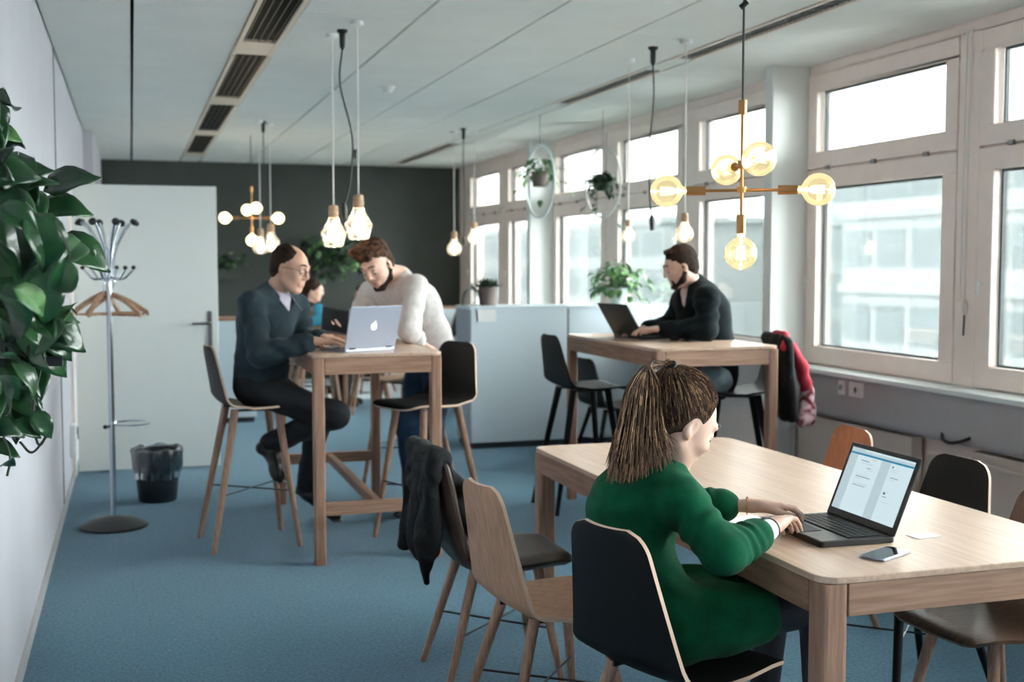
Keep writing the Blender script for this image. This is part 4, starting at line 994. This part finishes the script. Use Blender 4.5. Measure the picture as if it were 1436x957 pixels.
for p in starts:
    a = onskull(p); L = []; off = RNG.uniform(1.0, 1.03)+(.05 if p[2] < .02 else 0); ph = RNG.uniform(-.05, .05)
    for i in range(11):
        t = i/10; q = a*(1-t)+tieq*t+A((ph*math.sin(PI*t)*.25, 0, 0)); q = onskull(q, off+.015*math.sin(PI*t)) if t < .95 else A(TIE)+RNG.normal(size=3)*.004
        L.append(Vector(W(q))-O)
    mb.tube(L, [.0007]+[.0013]*9+[.001], 4, caps=False)
mb.m = [int(RNG.choice([0, 0, 0, 0, 1, 1, 1, 2])) for k in range(len(mb.m)//40) for _ in range(40)]
mb.build('combed_strands', ['haird', 'hairmid', 'hairb'], hr, smooth=True)
torus('hair_tie', W(A(TIE)+A((0, -.008, .006))), HR@A((0, -.8, .5)), .016, .007, 'black', wo, O)
mb = MB(); tw = W(A(TIE)+A((0, -.010, .008)))
mids = [P(905, 513, 2.98), P(868, 560, 2.93), P(852, 655, 2.90)]
for k in range(1150):
    e = RNG.uniform(0, 1); e2 = RNG.normal()*.5
    # fan: e=0 left silhouette, e=1 right edge over the neck
    dep = RNG.uniform(-.045, .045)
    rb = math.sqrt(RNG.uniform(0, 1))
    top = P(914-6*e+8*(e-.5), 509+14*RNG.uniform(0, 1), 3.0+dep*.5)
    m1 = P(880+48*e, 548+8*RNG.uniform(-1, 1), 2.985+dep*.8); m2 = P(866+66*e, 600+10*RNG.uniform(-1, 1), 2.97+dep)
    le = 668-40*max(0, e-.35)+RNG.uniform(-22, 12); end = P(853+94*e**1.1+RNG.uniform(-6, 6), le, 2.955+dep*1.1)
    pts = curvepts([Vector(tw)+Vector(RNG.normal(size=3)*.004), top, m1, m2, end], 14)
    mb.tube([p-O for p in pts], [.0014, .0017]+[.0018]*9+[.0016, .0013, .0009, .0004], 4, caps=False)
s = Solid(.005)
s.cone(tw, P(908, 522, 3.0), .008, .016, .02); s.cone(P(906, 526, 3.0), P(900, 580, 2.985), .018, .046, .03, .8, (0, 1, 0)); s.cone(P(900, 580, 2.985), P(893, 636, 2.965), .046, .030, .03, .8, (0, 1, 0))
po = child_solid(s, 'ponytail', 'hairf', wo, O)
cl = RNG.uniform(0, 1, 40)
np_ = len(mb.m)//56; mb.m = [int(RNG.choice([0, 1, 1, 2], p=[.36, .2, .22, .22])) for k in range(np_) for _ in range(56)]
mb.build('strands', ['haird', 'hairmid', 'hairb'], po, smooth=True)

# ================================================================== seated man with glasses
O = Vector((.62, 6.6, 0)); fwd = A((.75, -.62, -.05))
J = dict(pelvis=P(366, 532, 6.58), waist=P(368, 492, 6.55), chest=P(372, 455, 6.52), neck=P(384, 414, 6.5),
         shr=P(352, 427, 6.36), shl=P(416, 430, 6.66), elr=P(366, 498, 6.22), ell=P(428, 482, 6.62),
         wrr=P(440, 479, 6.14), wrl=P(452, 474, 6.42), hpr=P(352, 543, 6.5), hpl=P(380, 540, 6.68),
         knr=P(470, 582, 6.42), knl=P(446, 590, 6.95), anr=P(380, 622, 6.62), anl=P(431, 680, 7.08))
HR = hframe(128, 14, -4); HC = A(P(407, 378, 6.44)); GH = 1.06
s = Solid(.0062); head(s, HC, HR, GH, neck=J['neck'], nr=.056); torso(s, J, -.012, fwd, hip=.155, waist=.14, chest=.16)
for L in 'lr': limbs(s, J, L, -.005); limbs(s, J, L, -.008, (.082, .058, .042), part='leg', k=.04)
hand(s, J['wrr'], (.98, .12, -.05), (0, .1, 1), (.1, 1, 0), (.35, .35, .4, .45), 1.05)
hand(s, J['wrl'], (.85, -.45, -.08), (0, 0, 1), (-.4, -1, 0), (.4, .4, .45, .5), 1.05)
m1 = person(s, O, 'skin2', 'seated man with glasses in dark blue-grey sweater typing on the silver laptop')
face_bits(m1, HC, HR, GH, O)
s = Solid(.0065); torso(s, J, .012, fwd, hip=.16, waist=.145, chest=.165, q=.70)
nk = A(J['neck']); F = HR[:, 1].copy(); F[2] = 0
s.ell(nk+fwd*.05+A((0, 0, .035)), np.eye(3), (.066, .066, .095), .012, True); s.cone(nk+fwd*.11+A((0, 0, .02)), nk+fwd*.16-A((0, 0, .10)), .062, .02, .01, sub=True)
for L in 'lr': limbs(s, J, L, .016, (.054, .048, .036), k=.03, fold=(.006, 13), end=.86)
sw = child_solid(s, 'sweater', 'navy', m1, O, noise=.003, nf=30)
s = Solid(.006); torso(s, J, .002, fwd, hip=.12, waist=.12, chest=.15, q=.66, lowest=False); s.cone(nk-A((0,0,.03))+fwd*.015, nk+A((0, 0, .03))+fwd*.02, .068, .062, .02)
s.sph(nk+A(fwd)*.055+A((0, 0, .075)), .05, .01, True)
for L in 'lr': w, e = A(J['wr'+L]), A(J['el'+L]); s.cone(w+(e-w)*.2, w+(e-w)*.06, .036, .034, .01)
child_solid(s, 'shirt', 'shirt', m1, O)
mb = MB()
for e in (-1, 1):    # collar wings
    a, b, c = (Vector(nk+np.cross(A((0, 0, 1)), fwd)*e*x+fwd*y+A((0, 0, z)))-O for x, y, z in ((.074, .01, .055), (.008, .110, -.005), (.066, .135, -.075)))
    dd = Vector(fwd)*.006; mb.add([a, b, c, a+dd, b+dd, c+dd], [(0,1,2),(5,4,3),(0,3,4,1),(1,4,5,2),(2,5,3,0)])
mb.build('collar', 'shirt', m1)
def pants(J, body, O, m, off=.008, r=(.086, .064, .056), hipr=.15, fwd=(0, 1, 0), n=.003):
    s = Solid(.0072); pv, wa = A(J['pelvis']), A(J['waist']); s.cone(pv, pv+(wa-pv)*.45, hipr+off, hipr*.93+off, .04, .78, fwd)
    for L in 'lr': limbs(s, J, L, off, r, part='leg', k=.045, fold=(.005, 11))
    return child_solid(s, 'trousers', m, body, O, noise=n, nf=26)
pants(J, m1, O, 'trousers', fwd=fwd)
lathe_shoe(A(J['anr'])+A((.0, 0, -.04)), A(P(388, 668, 6.5)), m1, O, up=(-.9, -.1, .35)); a = A(J['anl']); lathe_shoe(a+A((0, 0, -.05)), A(P(472, 724, 6.98)), m1, O)
def hair(W, HR, g, body, O, m, top=.012, fringe=.055, bald=False, noise=.002, nf=90, tuft=()):
    s = Solid(.005); s.ell(W((0, -.020, .038+top*.4)), HR, A((.079, .096, .084+top))*g, .01)
    s.ell(W((0, -.045, -.01)), HR, A((.070, .062, .07))*g, .02)
    s.ell(W((0, .098, fringe-.085)), HR, A((.085, .062, .085))*g, .01, True); s.ell(W((0, .045, -.085)), HR, A((.12, .105, .075))*g, .012, True)
    for e in (-1, 1): s.ell(W((e*.085, .008, -.012)), HR, A((.022, .024, .034))*g, .006, True)
    if bald: s.ell(W((0, .055, .13)), HR, A((.050, .09, .068))*g, .02, True); s.ell(W((0, .08, .05)), HR, A((.07, .06, .06))*g, .02, True)
    for p, r in tuft: s.sph(W(p), r*g, .012)
    return child_solid(s, 'hair', m, body, O, noise=noise, nf=nf)
W1 = (lambda HC, HR, GH: (lambda p: A(HC)+HR@(A(p)*GH)))(HC, HR, GH)
hair(W1, HR, GH, m1, O, 'hairm', top=.006, bald=True)
mb = MB()
for e in (-1, 1):
    mb.tube([Vector(W1((e*.034+.021*math.cos(2*PI*k/24), .101-.25*abs(e*.034+.021*math.cos(2*PI*k/24)), .004+.017*math.sin(2*PI*k/24))))-O for k in range(25)], .0017, 6, caps=False)
    mb.tube([Vector(W1(p))-O for p in ((e*.055, .088, .010), (e*.078, .06, .012), (e*.081, .0, .008))], .0017, 6)
mb.tube([Vector(W1(p))-O for p in ((-.013, .099, .008), (0, .104, .011), (.013, .099, .008))], .0016, 6); mb.build('glasses', 'black', m1, smooth=True)
torus('watch', Vector(J['wrr'])+Vector((-.01, 0, 0)), A(J['wrr'])-A(J['elr']), .032, .005, 'steel', m1, O)

# ================================================================== standing man leaning on the table
O = Vector((1.75, 7.0, 0)); fwd = A((-.62, -.62, -.42))
J = dict(pelvis=P(602, 506, 7.12), waist=P(599, 468, 7.10), chest=P(580, 428, 6.98), neck=P(561, 388, 6.88),
         shl=P(584, 402, 6.74), shr=P(520, 410, 7.08), ell=P(574, 464, 6.62), elr=P(498, 452, 7.0),
         wrl=P(590, 484, 6.80), wrr=P(484, 470, 6.86), hpl=P(617, 522, 7.02), hpr=P(590, 520, 7.2),
         knl=P(606, 602, 6.98), knr=P(572, 600, 7.02), anl=P(612, 694, 7.22), anr=P(580, 700, 7.06))
HR = hframe(222, 30, 8); HC = A(P(529, 373, 6.80)); GH = 1.10
s = Solid(.0062); head(s, HC, HR, GH, neck=J['neck'], nr=.056); torso(s, J, -.012, fwd, hip=.15, waist=.13, chest=.155)
for L in 'lr': limbs(s, J, L, -.005); limbs(s, J, L, -.008, (.082, .056, .042), part='leg', k=.04)
hand(s, J['wrl'], (.75, .65, -.25), (0, 0, 1), (.3, -.9, 0), (.35, .35, .4, .45), 1.05)
hand(s, J['wrr'], (-.35, -.55, .15), (.5, -.2, -.8), (-.5, 0, .8), (.5, .55, .6, .6), 1.05)
m2 = person(s, O, 'skin', 'standing dark-haired man in cream sweater leaning over the left bar table')
face_bits(m2, HC, HR, GH, O)
s = Solid(.0065); torso(s, J, .008, fwd, hip=.155, waist=.138, chest=.158, q=.72)
s.ell(A(J['neck'])+fwd*.05+A((0, 0, .03)), np.eye(3), (.05, .05, .06), .012, True)
s.cone(A(J['waist'])*.7+A(J['chest'])*.3+fwd*.02, A(J['chest'])+fwd*.03, .12, .11, .05)
for L in 'lr': limbs(s, J, L, .013, (.056, .048, .036), k=.03, fold=(.005, 16), end=.66)
child_solid(s, 'sweater', 'cream', m2, O, noise=.004, nf=28)
pants(J, m2, O, 'jeans', fwd=fwd, r=(.084, .060, .050))
for L in 'lr': a = A(J['an'+L]); lathe_shoe(a+A((0, 0, -.05+.0)), A((a[0]-.12, a[1]-.12, .05)), m2, O)
W1 = (lambda HC, HR, GH: (lambda p: A(HC)+HR@(A(p)*GH)))(HC, HR, GH)
tu = [((RNG.uniform(-.06, .06), RNG.uniform(-.06, .062), RNG.uniform(.098, .118)), RNG.uniform(.016, .026)) for k in range(26)]+[((RNG.uniform(-.05, .05), RNG.uniform(.062, .074), RNG.uniform(.076, .10)), RNG.uniform(.010, .017)) for k in range(14)]
hair(W1, HR, GH, m2, O, 'hairc', top=.02, fringe=.05, noise=.004, nf=110, tuft=tu)
def beard(W, HR, g, body, O, m='hairm', heavy=False):
    s = Solid(.005)
    for e in (-1, 1):
        s.cone(W((e*.073, .004, .012)), W((e*.066, .0, -.03)), .006*g, .009*g, .01)
        s.cone(W((e*.066, .0, -.03)), W((e*.052, .024, -.068)), .010*g+.003*heavy, .016*g+.004*heavy, .01); s.cone(W((e*.052, .024, -.066)), W((e*.018, .070, -.090)), .0165*g+.003*heavy, .0185*g, .015)
        if heavy: s.cone(W((e*.004, .0915, -.044)), W((e*.024, .082, -.054)), .0055*g, .005*g, .004); s.cone(W((e*.026, .078, -.056)), W((e*.022, .072, -.088)), .008*g, .014*g, .008)
    s.cone(W((-.016, .074, -.096)), W((.016, .074, -.096)), .0175*g, .0175*g, .012)
    child_solid(s, 'beard', m, body, O, noise=.0015, nf=150)
beard(W1, HR, GH, m2, O)

# ================================================================== man in black cardigan
O = Vector((3.4, 6.45, 0)); fwd = A((-.95, -.30, -.05))
J = dict(pelvis=P(1000, 524, 6.48), waist=P(996, 484, 6.5), chest=P(986, 440, 6.5), neck=P(970, 402, 6.5),
         shl=P(992, 418, 6.30), shr=P(958, 420, 6.70), ell=P(990, 463, 6.28), elr=P(944, 458, 6.84),
         wrl=P(928, 462, 6.40), wrr=P(906, 461, 6.74), hpl=P(1004, 532, 6.38), hpr=P(990, 530, 6.60),
         knl=P(930, 548, 6.20), knr=P(905, 545, 6.72), anl=P(956, 640, 6.34), anr=P(930, 640, 6.80))
HR = hframe(283, 20, 0); HC = A(P(955, 375, 6.46)); GH = 1.02
s = Solid(.0062); head(s, HC, HR, GH, neck=J['neck'], nr=.055); torso(s, J, -.012, fwd, hip=.15, waist=.135, chest=.155)
for L in 'lr': limbs(s, J, L, -.005); limbs(s, J, L, -.008, (.08, .056, .042), part='leg', k=.04)
hand(s, J['wrl'], (-.9, .2, .05), (0, 0, 1), (0, 1, 0), (.4, .4, .45, .5), 1.0); hand(s, J['wrr'], (-.95, -.1, -.05), (0, 0, 1), (0, -1, 0), (.35, .35, .4, .45), 1.0)
m3 = person(s, O, 'skin', 'bearded man in black cardigan seated at the right bar table with dark laptop')
face_bits(m3, HC, HR, GH, O)
s = Solid(.0065); torso(s, J, .014, fwd, hip=.155, waist=.142, chest=.165, q=.72)
nk = A(J['neck']); s.ell(nk+fwd*.075+A((0, 0, -.01)), np.eye(3), (.035, .045, .12), .012, True); s.cone(nk, nk+A((.02, 0, .02)), .07, .066, .02); s.sph(nk+fwd*.05+A((0, 0, .06)), .05, .01, True)
for L in 'lr': limbs(s, J, L, .016, (.056, .050, .036), k=.03, fold=(.007, 12), end=.9)
child_solid(s, 'cardigan', 'cardigan', m3, O, noise=.003, nf=30)
s = Solid(.006); torso(s, J, .002, fwd, hip=.12, waist=.12, chest=.15, q=.70, lowest=False); s.cone(nk-A((0, 0, .02)), nk+A((0, 0, .03)), .064, .06, .02); s.sph(nk+fwd*.06+A((0, 0, .06)), .045, .01, True)
child_solid(s, 'shirt', 'shirtpink', m3, O)
pants(J, m3, O, 'jeanspale', fwd=fwd, r=(.082, .062, .052))
for L in 'lr': a = A(J['an'+L]); lathe_shoe(a+A((0, 0, -.05)), a+A((-.17, -.02, -.07)), m3, O)
W1 = (lambda HC, HR, GH: (lambda p: A(HC)+HR@(A(p)*GH)))(HC, HR, GH)
hair(W1, HR, GH, m3, O, 'hairm', top=.010, fringe=.074, noise=.002, tuft=[((x*.02, .045, .108), .018) for x in range(-2, 3)])
beard(W1, HR, GH, m3, O, heavy=True)

# ================================================================== background people
def bgperson(hx, hv, Y, az, lab, hairm, top, skin='skin', long=False, arms=1):
    hc = P(hx, hv, Y); O = Vector((hc.x, Y, 0)); a = math.radians(az); f = A((math.sin(a), math.cos(a), 0)); sd = np.cross(f, A((0, 0, 1)))
    B = lambda s_, f_, z: A((hc.x, Y, 0))+sd*s_+f*f_+A((0, 0, z))
    z0 = hc.z; J = dict(pelvis=B(0, -.12, z0-.72), waist=B(0, -.10, z0-.52), chest=B(0, -.07, z0-.36), neck=B(0, -.04, z0-.17), shr=B(.17, -.05, z0-.24), shl=B(-.17, -.05, z0-.24),
         elr=B(.22, .02, z0-.48), ell=B(-.22, .02, z0-.48), wrr=B(.12, .24, z0-.50), wrl=B(-.12, .24, z0-.50), hpr=B(.09, -.1, z0-.72), hpl=B(-.09, -.1, z0-.72), knr=B(.12, .34, z0-.74), knl=B(-.12, .34, z0-.74), anr=B(.12, .30, max(.1, z0-1.18)), anl=B(-.12, .30, max(.1, z0-1.18)))
    HR = hframe(az, 12, 0); s = Solid(.009); head(s, A(hc), HR, 1.0, neck=J['neck'], nr=.05); torso(s, J, -.01, f)
    for L in 'lr':
        limbs(s, J, L, -.006); limbs(s, J, L, -.006, (.08, .055, .04), part='leg'); hand(s, J['wr'+L], f, (0, 0, 1), sd*(-1 if L == 'r' else 1))
    b = person(s, O, skin, lab)
    s = Solid(.009); torso(s, J, .014, f)
    for L in 'lr': limbs(s, J, L, .014, end=.85)
    child_solid(s, 'top', top, b, O)
    pants(J, b, O, 'trousers', fwd=f)
    for L in 'lr': q = A(J['an'+L]); lathe_shoe(q+A((0, 0, -.05)), q+f*.17+A((0, 0, -.06)), b, O)
    Wb = lambda p: A(hc)+HR@(A(p))
    s = Solid(.008); s.ell(Wb((0, -.02, .04)), HR, A((.088, .10, .092)), .01); s.cone(Wb((0, -.07, 0)), Wb((0, -.08, -.16 if long else -.03)), .07, .055, .03); s.ell(Wb((0, .09, -.03)), HR, A((.07, .07, .10)), .01, True)
    child_solid(s, 'hair', hairm, b, O)
bgperson(440, 407, 12.8, 112, 'distant dark-haired woman in black top between the two men at the left', 'hairm', 'blackfab', long=True)
bgperson(509, 414, 14.0, 262, 'distant person in a pale top, mostly hidden behind the standing man', 'hairc', 'shirtpink')
table('dining_table', 2.10, 12.45, 2.52, 14.3, .84, .05, 'distant wooden table between the two background people')
chair('distant wooden bar stool with a cyan cloth on its back, between the two men', (1.74, 11.9, 0), PI/2, 'plyseat', stool=True)
chair('distant dark chair under the woman in black top', (1.78, 12.84, 0), -.38, 'blackshell')
chair('distant wooden chair of the person in the pale top', (2.68, 14.0, 0), PI+.14, 'plyseat')
chair('distant wooden chair at the near end of the background table', (2.31, 12.05, 0), PI/2-.1, 'plyseat')
chair('distant black chair beside the far sideboard, right of the standing man', (3.22, 12.3, 0), PI/2+.6, 'blackshell', stool=True)
mb = MB(); p = P(436, 433, 11.75); s = Solid(.008); s.cone((0, 0, -.05), (0, .02, .06), .05, .055, .02, .4, (1, 0, .2)); s.cone((0, -.06, -.05), (0, .08, -.06), .05, .05, .02, .4, (1, 0, .2))
o = s.build('cloth', 'blue'); o.location = (1.74, 11.60, 1.02); o.rotation_euler.z = PI/2; tag(o, 'cyan cloth over the backrest of the distant wooden bar stool', 'cloth')
for u, lab in ((452, 'left white cup on the distant table'), (464, 'right white cup on the distant table')):
    t = thing('cup', lab, 'cup', (2.17+(u-452)*.011, 12.6, .841)); mb = MB(); mb.lathe([(.001, 0), (.032, 0), (.042, .09), (.038, .09), (.029, .008), (.001, .008)], 20); mb.build('bowl', 'white', t, smooth=True)
    mb = MB(); mb.tube(curvepts([(.036, 0, .07), (.066, 0, .065), (.066, 0, .03), (.033, 0, .025)], 10), .005, 8); mb.build('handle', 'white', t, smooth=True)

# ================================================================== garments over chairs
# black jacket on the padded chair
s = Solid(.0055); oy = -.08
s.cone((1.01, 4.14, .845), (1.01, 4.46, .85), .028, .028, .03)
for k in range(6):
    y = 4.12+.062*k; s.cone((1.0, y, .835), (.985-.02*(k % 2), y-.01+.02*math.sin(k*4), .52+.05*math.sin(k*2.1)), .024, .032, .05, fold=(.005, 9))
for k in range(4):
    y = 4.13+.085*k; s.cone((1.04, y, .845), (1.135+.01*(k % 2), y+.0, .58+.04*math.cos(k*1.7)), .020, .026, .028, fold=(.006, 12))
s.cone((1.08, 4.12, .66), (1.155, 4.10, .56), .03, .04, .03); s.cone((.96, 4.12, .55), (.975, 4.14, .40), .035, .012, .02)
o = s.build('jacket', 'blackfab', origin=(1.02, 4.3, .6), noise=.007, nf=26); o.location.y += oy; tag(o, 'black crumpled jacket hanging over the back of the padded brown chair', 'jacket')
# red jacket over the stool of the man in the cardigan
c = Vector((3.66, 6.29, 0)); s = Solid(.006)
s.cone((3.70, 6.10, 1.08), (3.76, 6.42, 1.08), .025, .025, .02)
for k in range(6):
    y = 6.04+.075*k; x = 3.69+.018*k; s.cone((x, y, 1.07), (x+.03+.012*(k % 2), y+.01*math.sin(k*2), .64+.03*math.sin(k*3)), .024, .036, .06, fold=(.004, 9))
o = s.build('jacket', 'blackfab', origin=(3.7, 6.25, .9), noise=.006, nf=22); tag(o, 'black jacket with red lining and sleeve over the stool of the man in cardigan', 'jacket')
s = Solid(.006); s.cone((3.72, 6.14, 1.105), (3.75, 6.28, 1.10), .022, .03, .02); s.cone((3.70, 6.08, 1.06), (3.72, 6.14, 1.105), .015, .022, .02); s.cone((3.66, 6.05, 1.04), (3.70, 6.08, 1.09), .02, .022, .02)
child_solid(s, 'lining', 'red', o, (3.7, 6.25, .9))
s = Solid(.006); s.cone((3.76, 6.13, 1.04), (3.82, 6.11, .92), .03, .036, .02); s.cone((3.82, 6.11, .92), (3.86, 6.11, .76), .036, .036, .02, fold=(.004, 10)); child_solid(s, 'sleeve', 'red', o, (3.7, 6.25, .9))
s = Solid(.006); s.cone((3.86, 6.11, .78), (3.85, 6.08, .62), .04, .045, .02, fold=(.005, 10)); s.cone((3.84, 6.10, .72), (3.80, 6.06, .61), .035, .04, .02); child_solid(s, 'checked_lining', 'check', o, (3.7, 6.25, .9))
o.location.x -= .10
